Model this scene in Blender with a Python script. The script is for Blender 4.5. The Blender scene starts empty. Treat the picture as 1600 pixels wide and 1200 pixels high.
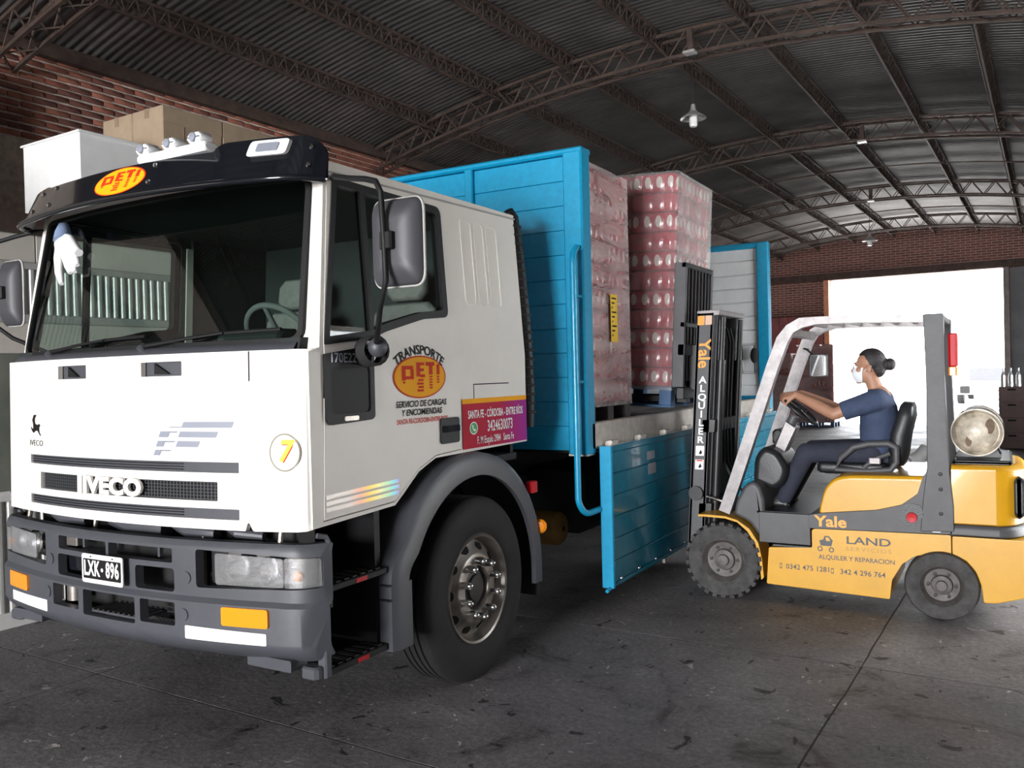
import bpy, bmesh, math, random
from mathutils import Vector, Matrix, noise
random.seed(7)
scene = bpy.context.scene
COL = scene.collection
PI = math.pi

# ---------------------------------------------------------------- camera
CAM = (3.67128, -2.71005, 1.68299)
YAW, PITCH, ROLL, FPX = math.radians(29.8922), math.radians(-0.66365), math.radians(-1.41951), 1342.7
cy, sy = math.cos(YAW), math.sin(YAW)
_f = Vector((-sy, cy, 0)); _r = Vector((cy, sy, 0)); _u = Vector((0, 0, 1))
f2 = _f * math.cos(PITCH) + _u * math.sin(PITCH); u2 = _u * math.cos(PITCH) - _f * math.sin(PITCH)
r3 = _r * math.cos(ROLL) + u2 * math.sin(ROLL); u3 = u2 * math.cos(ROLL) - _r * math.sin(ROLL)
cam_data = bpy.data.cameras.new('camera'); cam = bpy.data.objects.new('camera', cam_data); COL.objects.link(cam)
cam_data.sensor_width = 36.0; cam_data.lens = FPX / 1600 * 36.0; cam_data.clip_end = 400
Mc = Matrix((r3, u3, -f2)).transposed().to_4x4(); Mc.translation = Vector(CAM)
cam.matrix_world = Mc
scene.camera = cam

# ---------------------------------------------------------------- hall frame (hall axis is turned 2.2 degrees against the truck)
HD = math.radians(2.21097)
H1 = Vector((math.cos(HD), -math.sin(HD), 0)); H2 = Vector((math.sin(HD), math.cos(HD), 0))
def HW(a, b, z): return H1 * a + H2 * b + Vector((0, 0, z))
HALL = Matrix((H1, H2, Vector((0, 0, 1)))).transposed().to_4x4()
A_L, A_R, B_F, B_E = -4.66, 5.07, -16.0, 26.0
ARC_A, ARC_Z, ARC_R = 0.206, -12.678, 18.414
def arc_z(a, off=0.0): return ARC_Z + math.sqrt((ARC_R - off) ** 2 - (a - ARC_A) ** 2)

# ---------------------------------------------------------------- daylight
world = bpy.data.worlds.new('world'); scene.world = world; world.use_nodes = True
wn = world.node_tree.nodes; bg = wn['Background']
bg.inputs[0].default_value = (0.93, 0.965, 1.0, 1.0); bg.inputs[1].default_value = 11.0
def portal(name, a, b, z, sx, sz, facing, axis=None):
    l = bpy.data.lights.new(name, 'AREA'); l.shape = 'RECTANGLE'; l.size = sx; l.size_y = sz
    o = bpy.data.objects.new(name, l); COL.objects.link(o)
    zdir = (H2 if axis is None else axis) * -facing                     # the lamp shines along its -z
    xdir = Vector((0, 0, 1)).cross(zdir).normalized() ; ydir = zdir.cross(xdir)
    m = Matrix((xdir, ydir, zdir)).transposed().to_4x4(); m.translation = HW(a, b, z); o.matrix_world = m
    return o
p1 = portal('sky_front_gate', 2.1, B_F - 0.25, 2.1, 5.0, 4.2, 1); p1.data.cycles.is_portal = True
p2 = portal('daylight_far_gate', 0.25, B_E + 0.2, 2.2, 4.7, 4.4, -1); p2.data.cycles.is_portal = True
p4 = portal('sky_side_gate', A_R + 0.30, 5.4, 1.45, 2.4, 2.9, -1, H1); p4.data.cycles.is_portal = True
sun = bpy.data.lights.new('sun', 'SUN'); sun.energy = 40.0; sun.angle = 0.009; sun_o = bpy.data.objects.new('sun', sun); COL.objects.link(sun_o)
sun_o.rotation_euler = Vector((-H2.x * math.cos(math.radians(58)) - H1.x * .05, -H2.y * math.cos(math.radians(58)), -math.sin(math.radians(58)))).to_track_quat('-Z', 'Y').to_euler()
# the street outside the front gate lies in full sun: its light comes in level through the opening behind the camera
st = portal('daylight_street', 2.1, B_F - 0.05, 2.1, 4.8, 4.0, 1); st.data.energy = 2900; st.data.color = (0.985, 0.985, 1.0)
vs = scene.view_settings
vs.view_transform = 'Standard'; vs.look = 'None'; vs.gamma = 1.0; vs.use_curve_mapping = False
vs.exposure = 0.30

# ---------------------------------------------------------------- helpers: materials
MATS = {}
def mat(name, col, rough=0.5, metal=0.0, var=0.0, vscale=6.0, bump=0.0, bscale=40.0, spec=None, coat=0.0, alpha=None, trans=0.0, emit=None, var2=None):
    if name in MATS: return MATS[name]
    m = bpy.data.materials.new(name); m.use_nodes = True
    nt = m.node_tree; p = nt.nodes['Principled BSDF']
    c = tuple(col) + (1.0,) if len(col) == 3 else col
    p.inputs['Base Color'].default_value = c; p.inputs['Roughness'].default_value = rough; p.inputs['Metallic'].default_value = metal
    if spec is not None: p.inputs['Specular IOR Level'].default_value = spec
    if coat: p.inputs['Coat Weight'].default_value = coat; p.inputs['Coat Roughness'].default_value = 0.05
    if trans: p.inputs['Transmission Weight'].default_value = trans
    if alpha is not None: p.inputs['Alpha'].default_value = alpha
    if emit: p.inputs['Emission Color'].default_value = c; p.inputs['Emission Strength'].default_value = emit
    if var or bump:
        tc = nt.nodes.new('ShaderNodeTexCoord')
    if var:
        n = nt.nodes.new('ShaderNodeTexNoise'); n.inputs['Scale'].default_value = vscale; n.inputs['Detail'].default_value = 6; n.inputs['Roughness'].default_value = 0.65
        nt.links.new(tc.outputs['Object'], n.inputs['Vector'])
        r = nt.nodes.new('ShaderNodeValToRGB'); e = r.color_ramp.elements
        lo = tuple(max(0, x * (1 - var)) for x in c[:3]) + (1,); hi = tuple(min(1, x * (1 + var)) for x in c[:3]) + (1,)
        if var2: lo = tuple(var2) + (1,)
        e[0].position = 0.32; e[0].color = lo; e[1].position = 0.68; e[1].color = hi
        nt.links.new(n.outputs['Fac'], r.inputs['Fac']); nt.links.new(r.outputs['Color'], p.inputs['Base Color'])
    if bump:
        n2 = nt.nodes.new('ShaderNodeTexNoise'); n2.inputs['Scale'].default_value = bscale; n2.inputs['Detail'].default_value = 4
        nt.links.new(tc.outputs['Object'], n2.inputs['Vector'])
        b = nt.nodes.new('ShaderNodeBump'); b.inputs['Strength'].default_value = bump; b.inputs['Distance'].default_value = 0.01
        nt.links.new(n2.outputs['Fac'], b.inputs['Height']); nt.links.new(b.outputs['Normal'], p.inputs['Normal'])
    MATS[name] = m
    return m
def glass(name, tint, rough=0.02, mix=0.12):
    """thin pane: mostly clear and tinted, with a mirror-like share that grows at grazing angles"""
    m = bpy.data.materials.new(name); m.use_nodes = True; nt = m.node_tree; nt.nodes.clear()
    o = nt.nodes.new('ShaderNodeOutputMaterial'); t = nt.nodes.new('ShaderNodeBsdfTransparent'); g = nt.nodes.new('ShaderNodeBsdfGlossy')
    t.inputs[0].default_value = tuple(tint) + (1,); g.inputs['Roughness'].default_value = rough
    fr = nt.nodes.new('ShaderNodeFresnel'); fr.inputs[0].default_value = 1.45
    ad = nt.nodes.new('ShaderNodeMath'); ad.operation = 'MULTIPLY'; ad.inputs[1].default_value = mix / 0.06; ad.use_clamp = True
    x = nt.nodes.new('ShaderNodeMixShader')
    nt.links.new(fr.outputs[0], ad.inputs[0]); nt.links.new(ad.outputs[0], x.inputs[0]); nt.links.new(t.outputs[0], x.inputs[1]); nt.links.new(g.outputs[0], x.inputs[2]); nt.links.new(x.outputs[0], o.inputs[0])
    MATS[name] = m
    return m
def film(name, tint, white, amount, rough, scale=(4, 4, 13)):
    """stretch film: a see-through sheet with a glossy milky share that follows its wrinkles"""
    m = bpy.data.materials.new(name); m.use_nodes = True; nt = m.node_tree; nt.nodes.clear()
    o = nt.nodes.new('ShaderNodeOutputMaterial'); t = nt.nodes.new('ShaderNodeBsdfTransparent'); p = nt.nodes.new('ShaderNodeBsdfPrincipled')
    t.inputs[0].default_value = tuple(tint) + (1,)
    p.inputs['Base Color'].default_value = tuple(white) + (1,); p.inputs['Roughness'].default_value = rough; p.inputs['Specular IOR Level'].default_value = 1.0
    tc = nt.nodes.new('ShaderNodeTexCoord'); mp = nt.nodes.new('ShaderNodeMapping'); mp.inputs['Scale'].default_value = scale
    n = nt.nodes.new('ShaderNodeTexNoise'); n.inputs['Scale'].default_value = 1.0; n.inputs['Detail'].default_value = 5; n.inputs['Distortion'].default_value = 1.2
    nt.links.new(tc.outputs['Object'], mp.inputs[0]); nt.links.new(mp.outputs[0], n.inputs['Vector'])
    r = nt.nodes.new('ShaderNodeValToRGB'); r.color_ramp.elements[0].position = 0.35; r.color_ramp.elements[1].position = 0.75
    r.color_ramp.elements[0].color = (amount * 0.72,) * 3 + (1,); r.color_ramp.elements[1].color = (min(1, amount * 1.45),) * 3 + (1,)
    b = nt.nodes.new('ShaderNodeBump'); b.inputs['Strength'].default_value = 0.9; b.inputs['Distance'].default_value = 0.02
    nt.links.new(n.outputs['Fac'], r.inputs[0]); nt.links.new(n.outputs['Fac'], b.inputs['Height']); nt.links.new(b.outputs[0], p.inputs['Normal'])
    x = nt.nodes.new('ShaderNodeMixShader'); nt.links.new(r.outputs[0], x.inputs[0]); nt.links.new(t.outputs[0], x.inputs[1]); nt.links.new(p.outputs[0], x.inputs[2]); nt.links.new(x.outputs[0], o.inputs[0])
    MATS[name] = m
    return m

# ---------------------------------------------------------------- helpers: objects
def tag(o, label=None, cat=None, group=None, kind=None):
    if label: o['label'] = label
    if cat: o['category'] = cat
    if group: o['group'] = group
    if kind: o['kind'] = kind
    return o
def link(o, parent=None):
    COL.objects.link(o)
    if parent is not None:
        o.parent = parent
        if parent.type == 'EMPTY': o.matrix_parent_inverse = Matrix.Translation(-parent.location)
    return o
def thing(name, label, cat, loc=(0, 0, 0), group=None):
    o = bpy.data.objects.new(name, None); o.empty_display_size = 0.2; o.location = loc; COL.objects.link(o)
    return tag(o, label, cat, group)
def finish(me, smooth=35):
    if smooth:
        me.shade_smooth(); me.set_sharp_from_angle(angle=math.radians(smooth))
class MB:
    """collects shapes and links them as one mesh object"""
    def __init__(s, M=None): s.v = []; s.f = []; s.M = M; s.X = None
    def add(s, vs, fs):
        k = len(s.v)
        if s.X is not None: vs = [s.X(Vector(p)) for p in vs]
        s.v += [Vector(p) for p in vs]; s.f += [tuple(i + k for i in q) for q in fs]; return s
    def box(s, x0, x1, y0, y1, z0, z1, R=None, c=None):
        P = [Vector((x, y, z)) for z in (z0, z1) for y in (y0, y1) for x in (x0, x1)]
        if R is not None:
            c = Vector(c) if c is not None else Vector(((x0 + x1) / 2, (y0 + y1) / 2, (z0 + z1) / 2)); P = [R @ (p - c) + c for p in P]
        return s.add(P, [(0, 2, 3, 1), (4, 5, 7, 6), (0, 1, 5, 4), (2, 6, 7, 3), (0, 4, 6, 2), (1, 3, 7, 5)])
    def cbox(s, x0, x1, y0, y1, z0, z1, b=0.01, axis=2):
        """box whose edges along one axis are chamfered, and whose end caps are chamfered too"""
        lo = [x0, y0, z0]; hi = [x1, y1, z1]; u, v = [i for i in range(3) if i != axis]
        b = min(b, (hi[u] - lo[u]) * .45, (hi[v] - lo[v]) * .45, (hi[axis] - lo[axis]) * .45)
        def ring(t, ins):
            a0, a1, c0, c1 = lo[u] + ins, hi[u] - ins, lo[v] + ins, hi[v] - ins; q = b
            L = [(a0 + q, c0), (a1 - q, c0), (a1, c0 + q), (a1, c1 - q), (a1 - q, c1), (a0 + q, c1), (a0, c1 - q), (a0, c0 + q)]; R = []
            for p in L:
                w = [0, 0, 0]; w[u], w[v], w[axis] = p[0], p[1], t; R.append(w)
            return R
        rings = [ring(lo[axis], b * .5), ring(lo[axis] + b * .5, 0), ring(hi[axis] - b * .5, 0), ring(hi[axis], b * .5)]
        return s.loft(rings, True)
    def loft(s, rings, caps=False, closed=True):
        n = len(rings[0]); vs = [p for r in rings for p in r]; fs = []
        for i in range(len(rings) - 1):
            for j in range(n if closed else n - 1):
                k = (j + 1) % n; fs.append((i * n + j, i * n + k, (i + 1) * n + k, (i + 1) * n + j))
        if caps: fs.append(tuple(range(n - 1, -1, -1))); fs.append(tuple((len(rings) - 1) * n + j for j in range(n)))
        return s.add(vs, fs)
    def tube(s, path, r, n=10, caps=True, closed=False):
        path = [Vector(p) for p in path]; rings = []; m = len(path); up = None
        for i, p in enumerate(path):
            if closed: d = (path[(i + 1) % m] - path[i - 1])
            else: d = path[min(i + 1, m - 1)] - path[max(i - 1, 0)]
            d.normalize()
            if up is None: up = d.orthogonal().normalized()
            up = (up - d * up.dot(d)); up = up.normalized() if up.length > 1e-6 else d.orthogonal().normalized()
            w = d.cross(up); rr = r[i] if isinstance(r, (list, tuple)) else r
            rings.append([p + (up * math.cos(t) + w * math.sin(t)) * rr for t in [2 * PI * k / n for k in range(n)]])
        if closed: rings.append(rings[0]); caps = False
        return s.loft(rings, caps)
    def lathe(s, prof, o, axis, n=32, a0=0.0, a1=2 * PI, caps=False):
        """prof: list of (radius, height along axis)"""
        o = Vector(o); d = Vector(axis).normalized(); e = d.orthogonal().normalized(); g = d.cross(e); full = abs(a1 - a0 - 2 * PI) < 1e-6
        m = n if full else n + 1; rings = []
        for rad, h in prof:
            rings.append([o + d * h + (e * math.cos(t) + g * math.sin(t)) * max(rad, 1e-5) for t in [a0 + (a1 - a0) * k / n for k in range(m)]])
        return s.loft(rings, caps, full)
    def cyl(s, p, q, r, n=14, r2=None):
        p = Vector(p); q = Vector(q); return s.tube([p, q], [r, r if r2 is None else r2], n)
    def ball(s, c, r, n=12, sc=(1, 1, 1)):
        c = Vector(c); rings = []; m = max(6, n // 2 + 2)
        for i in range(m + 1):
            t = PI * i / m; rings.append([c + Vector((r * sc[0] * max(math.sin(t), 1e-4) * math.cos(2 * PI * k / n), r * sc[1] * max(math.sin(t), 1e-4) * math.sin(2 * PI * k / n), r * sc[2] * math.cos(t))) for k in range(n)])
        return s.loft(rings, True)
    def prism(s, poly, axis, t0, t1):
        """poly in the two other axes (cyclic order kept: axis x -> (y,z), y -> (x,z), z -> (x,y))"""
        n = len(poly)
        def P(p, t): return {0: (t, p[0], p[1]), 1: (p[0], t, p[1]), 2: (p[0], p[1], t)}[axis]
        return s.loft([[P(p, t0) for p in poly], [P(p, t1) for p in poly]], True)
    def mesh(s, name, smooth=35):
        me = bpy.data.meshes.new(name); vs = [s.M @ p for p in s.v] if s.M is not None else s.v
        me.from_pydata([tuple(p) for p in vs], [], s.f); me.validate()
        bm = bmesh.new(); bm.from_mesh(me); bmesh.ops.recalc_face_normals(bm, faces=bm.faces); bm.to_mesh(me); bm.free()
        finish(me, smooth); return me
    def build(s, name, m, parent=None, smooth=35):
        me = s.mesh(name, smooth); o = bpy.data.objects.new(name, me)
        me.materials.append(m if not isinstance(m, str) else MATS[m])
        if smooth and len(me.polygons) < 4000: o.modifiers.new('weighted_normals', 'WEIGHTED_NORMAL').keep_sharp = True
        return link(o, parent)

def rpoly(pts, r, n=4):
    """round the corners of a polygon"""
    out = []; m = len(pts)
    for i in range(m):
        p = Vector(pts[i]).to_2d(); a = Vector(pts[i - 1]).to_2d(); b = Vector(pts[(i + 1) % m]).to_2d()
        rr = r[i] if isinstance(r, (list, tuple)) else r
        la, lb = (a - p).length, (b - p).length; q = min(rr, la * .48, lb * .48)
        if q < 1e-5: out.append(tuple(p)); continue
        s0 = p + (a - p) / la * q; s1 = p + (b - p) / lb * q
        for k in range(n + 1):
            t = k / n; w = s0 * (1 - t) ** 2 + p * 2 * t * (1 - t) + s1 * t * t; out.append((w.x, w.y))
    return out
def rrect(u0, v0, u1, v1, r=0.01, n=4): return rpoly([(u0, v0), (u1, v0), (u1, v1), (u0, v1)], r, n)
def ellipse(cu, cv, ru, rv, n=40): return [(cu + ru * math.cos(2 * PI * k / n), cv + rv * math.sin(2 * PI * k / n)) for k in range(n)]
def panel(name, loops, mapf, thick, m, parent=None, cu=(), cv=(), smooth=30, base=0.0):
    """sheet with holes: loops[0] outline, the rest holes, in (u,v); mapf(u,v,depth) -> point; cu/cv extra cut lines so that the sheet can bend"""
    bm = bmesh.new(); ed = []
    for L in loops:
        vs = [bm.verts.new((p[0], p[1], 0)) for p in L]
        ed += [bm.edges.new((vs[i], vs[(i + 1) % len(vs)])) for i in range(len(vs))]
    bmesh.ops.triangle_fill(bm, use_beauty=True, use_dissolve=False, edges=ed, normal=(0, 0, 1))
    for ax, cuts in ((0, cu), (1, cv)):
        for c in cuts:
            no = Vector((1, 0, 0)) if ax == 0 else Vector((0, 1, 0))
            bmesh.ops.bisect_plane(bm, geom=bm.verts[:] + bm.edges[:] + bm.faces[:], plane_co=no * c, plane_no=no, dist=1e-6)
    bm.verts.index_update(); V = [(v.co.x, v.co.y) for v in bm.verts]
    F = [tuple(v.index for v in f.verts) for f in bm.faces]; E = [(e.verts[0].index, e.verts[1].index) for e in bm.edges if len(e.link_faces) == 1]
    bm.free(); n = len(V)
    mb = MB()
    if thick:
        mb.add([mapf(u, v, base) for u, v in V] + [mapf(u, v, base - thick) for u, v in V], F + [tuple(i + n for i in reversed(f)) for f in F] + [(a, b, b + n, a + n) for a, b in E])
    else: mb.add([mapf(u, v, base) for u, v in V], F)
    return mb.build(name, m, parent, smooth)
def frange(a, b, s):
    n = max(1, round((b - a) / s)); return [a + (b - a) * i / n for i in range(1, n)]
def text_polys(body, size, bold=0.0, sx=1.0, shear=0.0, align='CENTER', spacing=1.0):
    cu = bpy.data.curves.new('txt', 'FONT'); cu.body = body; cu.size = size; cu.offset = bold; cu.shear = shear; cu.align_x = align; cu.align_y = 'CENTER'; cu.resolution_u = 3; cu.space_character = spacing
    o = bpy.data.objects.new('txt', cu); COL.objects.link(o); dg = bpy.context.evaluated_depsgraph_get(); dg.update()
    me = bpy.data.meshes.new_from_object(o.evaluated_get(dg)); V = [(v.co.x * sx, v.co.y) for v in me.vertices]; F = [tuple(p.vertices) for p in me.polygons]
    bpy.data.objects.remove(o); bpy.data.curves.remove(cu); bpy.data.meshes.remove(me); return V, F
def lettering(body, size, mapf, m, parent, name='lettering', bold=0.0, sx=1.0, shear=0.0, thick=0.0, arc=None, align='CENTER', at=(0, 0), rot=0.0, spacing=1.0, depth=0.002):
    V, F = text_polys(body, size, bold, sx, shear, align, spacing)
    def pl(u, v):
        if arc:
            t = u / arc; R = arc + v; u, v = R * math.sin(t), R * math.cos(t) - arc
        c, s_ = math.cos(rot), math.sin(rot); return at[0] + u * c - v * s_, at[1] + u * s_ + v * c
    P = [pl(*q) for q in V]; mb = MB(); n = len(P)
    if thick:
        ec = {}
        for f in F:
            for i in range(len(f)):
                e = (f[i], f[(i + 1) % len(f)]); k = tuple(sorted(e)); ec[k] = ec.get(k, 0) + 1
        E = [k for k, c in ec.items() if c == 1]
        mb.add([mapf(u, v, depth + thick) for u, v in P] + [mapf(u, v, depth) for u, v in P], F + [(a, b, b + n, a + n) for a, b in E])
    else: mb.add([mapf(u, v, depth) for u, v in P], F)
    return mb.build(name, m, parent, 0)
def dup(o, loc, parent=None):
    c = o.copy(); c.location = loc; COL.objects.link(c)
    if parent is not None: c.parent = parent
    return c

# ================================================================ materials
mat('white_paint', (0.82, 0.785, 0.73), 0.42, spec=0.35, var=0.03, vscale=3)
mat('black_plastic', (0.011, 0.011, 0.012), 0.5, spec=0.25, bump=0.15, bscale=300)
mat('black_gloss', (0.006, 0.007, 0.010), 0.12, coat=0.5)
mat('grey_plastic', (0.064, 0.066, 0.077), 0.42, bump=0.12, bscale=350, var=0.08)
mat('dark_steel', (0.03, 0.028, 0.027), 0.55, 0.3, var=0.35, vscale=8)
mat('chassis_black', (0.010, 0.010, 0.010), 0.6, var=0.4)
mat('rubber', (0.010, 0.010, 0.010), 0.8, bump=0.2, bscale=120, var=0.25, vscale=10)
mat('rubber_dusty', (0.055, 0.053, 0.052), 0.85, bump=0.35, bscale=80, var=0.4, vscale=14)
mat('chrome', (0.82, 0.82, 0.82), 0.08, 1.0)
mat('rim_steel', (0.24, 0.22, 0.20), 0.38, 0.7, var=0.2, vscale=9)
mat('blue_paint', (0.004, 0.285, 0.50), 0.36, coat=0.25, var=0.10, vscale=25)
mat('blue_flap_shaded', (0.004, 0.20, 0.32), 0.22, coat=0.5, var=0.12, vscale=12)  # headboard blue darkened: shade on the flap faces, put into the colour
mat('galvanised', (0.52, 0.48, 0.43), 0.42, 0.5, var=0.2, vscale=14)
mat('bed_wood', (0.14, 0.12, 0.11), 0.7, var=0.35, vscale=9)
mat('pale_board', (0.80, 0.82, 0.84), 0.45, var=0.06)
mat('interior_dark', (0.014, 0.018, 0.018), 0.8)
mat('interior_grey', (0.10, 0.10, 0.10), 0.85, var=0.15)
mat('seat_cloth', (0.17, 0.155, 0.15), 0.95, bump=0.3, bscale=200, var=0.15, vscale=20)
mat('amber', (0.95, 0.30, 0.01), 0.2, spec=0.6, coat=0.5)
mat('red_lens', (0.50, 0.008, 0.015), 0.45, spec=0.3)
mat('reflector_white', (0.92, 0.92, 0.92), 0.35, bump=0.2, bscale=250)
mat('yellow_decal', (0.93, 0.42, 0.01), 0.6, spec=0.12)
mat('red_decal', (0.62, 0.035, 0.012), 0.6, spec=0.12)
mat('black_decal', (0.015, 0.013, 0.013), 0.6, spec=0.12)
mat('white_decal', (0.9, 0.9, 0.9), 0.4)
mat('silver_decal', (0.30, 0.32, 0.38), 0.3, 0.2)
mat('lens_clear', (0.95, 0.96, 0.97), 0.08, trans=0.75, spec=0.6)
glass('pane', (0.86, 0.93, 0.90), mix=0.09)
glass('windscreen_glass', (0.72, 0.86, 0.80), mix=0.07)
mat('headlamp_glass', (0.92, 0.93, 0.94), 0.12, trans=0.9, spec=0.6, bump=0.25, bscale=120)
mat('mirror_face', (0.7, 0.72, 0.74), 0.03, 1.0)
mat('brown_steel', (0.060, 0.038, 0.030), 0.75, 0.2, var=0.4, vscale=6)
mat('brick', (0.20, 0.068, 0.045), 0.9, var=0.35, vscale=7, bump=0.5, bscale=60)
mat('brick_dark', (0.13, 0.05, 0.038), 0.9, var=0.3, vscale=7, bump=0.5, bscale=60)
mat('brick_pale', (0.27, 0.10, 0.065), 0.9, var=0.3, vscale=7, bump=0.5, bscale=60)
mat('mortar', (0.50, 0.43, 0.37), 0.95, var=0.3, vscale=12, bump=0.6, bscale=50)
mat('plaster_grey', (0.19, 0.17, 0.16), 0.9, var=0.3, vscale=4, bump=0.3)
mat('cream_panel', (0.60, 0.56, 0.50), 0.6, var=0.10, vscale=2)
mat('olive_panel', (0.17, 0.18, 0.15), 0.7, var=0.2, vscale=3)
mat('grey_trim', (0.40, 0.39, 0.37), 0.55, var=0.12)
mat('white_trim', (0.72, 0.71, 0.69), 0.5, var=0.1)
mat('zinc_light', (0.50, 0.50, 0.48), 0.45, 0.25, var=0.15, vscale=5)
mat('roof_zinc', (0.105, 0.097, 0.094), 0.5, 0.35, var=0.35, vscale=1.2)
mat('carton', (0.36, 0.27, 0.185), 0.85, var=0.12, vscale=4)
mat('carton_dark', (0.26, 0.185, 0.125), 0.85, var=0.15, vscale=4)
mat('white_box', (0.86, 0.86, 0.85), 0.4, var=0.04)
mat('oxide_red', (0.17, 0.045, 0.045), 0.6, var=0.2, vscale=4)
mat('jamb_lit_orange', (0.55, 0.24, 0.13), 0.6, var=0.2)  # orange light on the far gate's jamb, put into its base colour
mat('enamel', (0.34, 0.33, 0.32), 0.35, var=0.1)
mat('bulb_glass', (0.9, 0.9, 0.88), 0.2, spec=0.6)
mat('yard', (0.50, 0.49, 0.47), 0.9, var=0.15, vscale=0.6)

def concrete():
    m = bpy.data.materials.new('concrete_floor'); m.use_nodes = True; nt = m.node_tree; p = nt.nodes['Principled BSDF']
    tc = nt.nodes.new('ShaderNodeTexCoord')
    def nz(sc, det, dist=0.0, rough=0.6):
        n = nt.nodes.new('ShaderNodeTexNoise'); n.inputs['Scale'].default_value = sc; n.inputs['Detail'].default_value = det; n.inputs['Distortion'].default_value = dist; n.inputs['Roughness'].default_value = rough
        nt.links.new(tc.outputs['Object'], n.inputs['Vector']); return n
    def ramp(src, stops):
        r = nt.nodes.new('ShaderNodeValToRGB'); e = r.color_ramp.elements
        e[0].position, e[0].color = stops[0][0], stops[0][1] + (1,); e[1].position, e[1].color = stops[-1][0], stops[-1][1] + (1,)
        for q in stops[1:-1]: x = e.new(q[0]); x.color = q[1] + (1,)
        nt.links.new(src.outputs['Fac'], r.inputs[0]); return r
    def mul(a, b, fac=1.0):
        x = nt.nodes.new('ShaderNodeMixRGB'); x.blend_type = 'MULTIPLY'; x.inputs[0].default_value = fac
        nt.links.new(a.outputs[0], x.inputs[1]); nt.links.new(b.outputs[0], x.inputs[2]); return x
    base = ramp(nz(0.9, 8, 0.4, 0.7), [(0.3, (0.118, 0.111, 0.114)), (0.52, (0.168, 0.160, 0.163)), (0.75, (0.235, 0.225, 0.228))])
    oil = ramp(nz(1.9, 6, 1.2, 0.7), [(0.30, (0.30, 0.28, 0.28)), (0.43, (0.9, 0.9, 0.9)), (0.62, (1.05, 1.05, 1.05)), (0.75, (1.35, 1.33, 1.33))])
    grit = ramp(nz(34, 5, 0.0, 0.8), [(0.28, (0.50, 0.50, 0.50)), (0.5, (1, 1, 1)), (0.72, (1.6, 1.58, 1.56))])
    pits = ramp(nz(6.5, 4, 0.8), [(0.0, (0.16, 0.15, 0.15)), (0.335, (0.2, 0.19, 0.19)), (0.36, (1, 1, 1)), (1, (1, 1, 1))])
    flecks = ramp(nz(9, 4, 1.6), [(0.0, (1, 1, 1)), (0.668, (1, 1, 1)), (0.69, (3.0, 2.9, 2.8)), (1, (3.4, 3.3, 3.2))])
    c = mul(mul(mul(mul(base, oil), grit), pits), flecks)
    nt.links.new(c.outputs[0], p.inputs['Base Color'])
    rr = ramp(nz(1.3, 5), [(0.3, (0.5, 0.5, 0.5)), (0.7, (0.8, 0.8, 0.8))]); nt.links.new(rr.outputs[0], p.inputs['Roughness'])
    b = nt.nodes.new('ShaderNodeBump'); b.inputs['Strength'].default_value = 0.35; b.inputs['Distance'].default_value = 0.01
    nt.links.new(nz(28, 6).outputs['Fac'], b.inputs['Height']); nt.links.new(b.outputs[0], p.inputs['Normal'])
    MATS['concrete_floor'] = m
concrete()
def brick_wall_mat():
    """far brickwork, too far away to pick single bricks"""
    m = bpy.data.materials.new('brickwork_far'); m.use_nodes = True; nt = m.node_tree; p = nt.nodes['Principled BSDF']
    tc = nt.nodes.new('ShaderNodeTexCoord'); sx = nt.nodes.new('ShaderNodeSeparateXYZ'); cb = nt.nodes.new('ShaderNodeCombineXYZ')
    nt.links.new(tc.outputs['Object'], sx.inputs[0]); nt.links.new(sx.outputs[0], cb.inputs[0]); nt.links.new(sx.outputs[2], cb.inputs[1])
    b = nt.nodes.new('ShaderNodeTexBrick'); nt.links.new(cb.outputs[0], b.inputs['Vector'])
    b.inputs['Color1'].default_value = (0.20, 0.075, 0.058, 1); b.inputs['Color2'].default_value = (0.13, 0.05, 0.042, 1); b.inputs['Mortar'].default_value = (0.36, 0.30, 0.27, 1)
    b.inputs['Scale'].default_value = 1.0; b.inputs['Brick Width'].default_value = 0.27; b.inputs['Row Height'].default_value = 0.075; b.inputs['Mortar Size'].default_value = 0.008
    nt.links.new(b.outputs['Color'], p.inputs['Base Color']); p.inputs['Roughness'].default_value = 0.9
    MATS['brickwork_far'] = m
brick_wall_mat()

# ================================================================ floor
fl = MB(HALL).box(A_L - .2, A_R + .2, B_F, B_E + .1, -0.20, -0.0013).build('floor', mat('joint_dirt', (0.03, 0.028, 0.027), 0.95, var=0.3)); tag(fl, kind='structure')
ac = [A_L, -0.95, 2.85, A_R]; bc = [B_F, -11.6, -7.6, -3.6, 0.35, 2.50, 6.4, 10.4, 14.4, 18.4, 22.4, B_E + .1]
for i in range(len(ac) - 1):
    for j in range(len(bc) - 1):
        g = 0.0055
        def wav(t, s): return 0.009 * noise.noise(Vector((t * 1.7, s * 5.1, 0.3))) + 0.005 * noise.noise(Vector((t * 6.0, s * 3.3, 2.0)))
        a0, a1, b0, b1 = ac[i] + g, ac[i + 1] - g, bc[j] + g, bc[j + 1] - g
        n = 22; ring = []
        for k in range(n): t = a0 + (a1 - a0) * k / n; ring.append((t, b0 + wav(t, j)))
        for k in range(n): t = b0 + (b1 - b0) * k / n; ring.append((a1 + wav(t, i + 21), t))
        for k in range(n): t = a1 - (a1 - a0) * k / n; ring.append((t, b1 + wav(t, j + 1)))
        for k in range(n): t = b1 - (b1 - b0) * k / n; ring.append((a0 + wav(t, i + 20), t))
        mb = MB(HALL); c = ((a0 + a1) / 2, (b0 + b1) / 2)
        R = []
        for ins, z in ((0, -0.016), (0, 0.0)):
            R.append([(p[0] + (ins if p[0] < c[0] else -ins), p[1] + (ins if p[1] < c[1] else -ins), z) for p in ring])
        mb.loft(R, True).build('floor_slab', 'concrete_floor', fl, 0)
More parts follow.
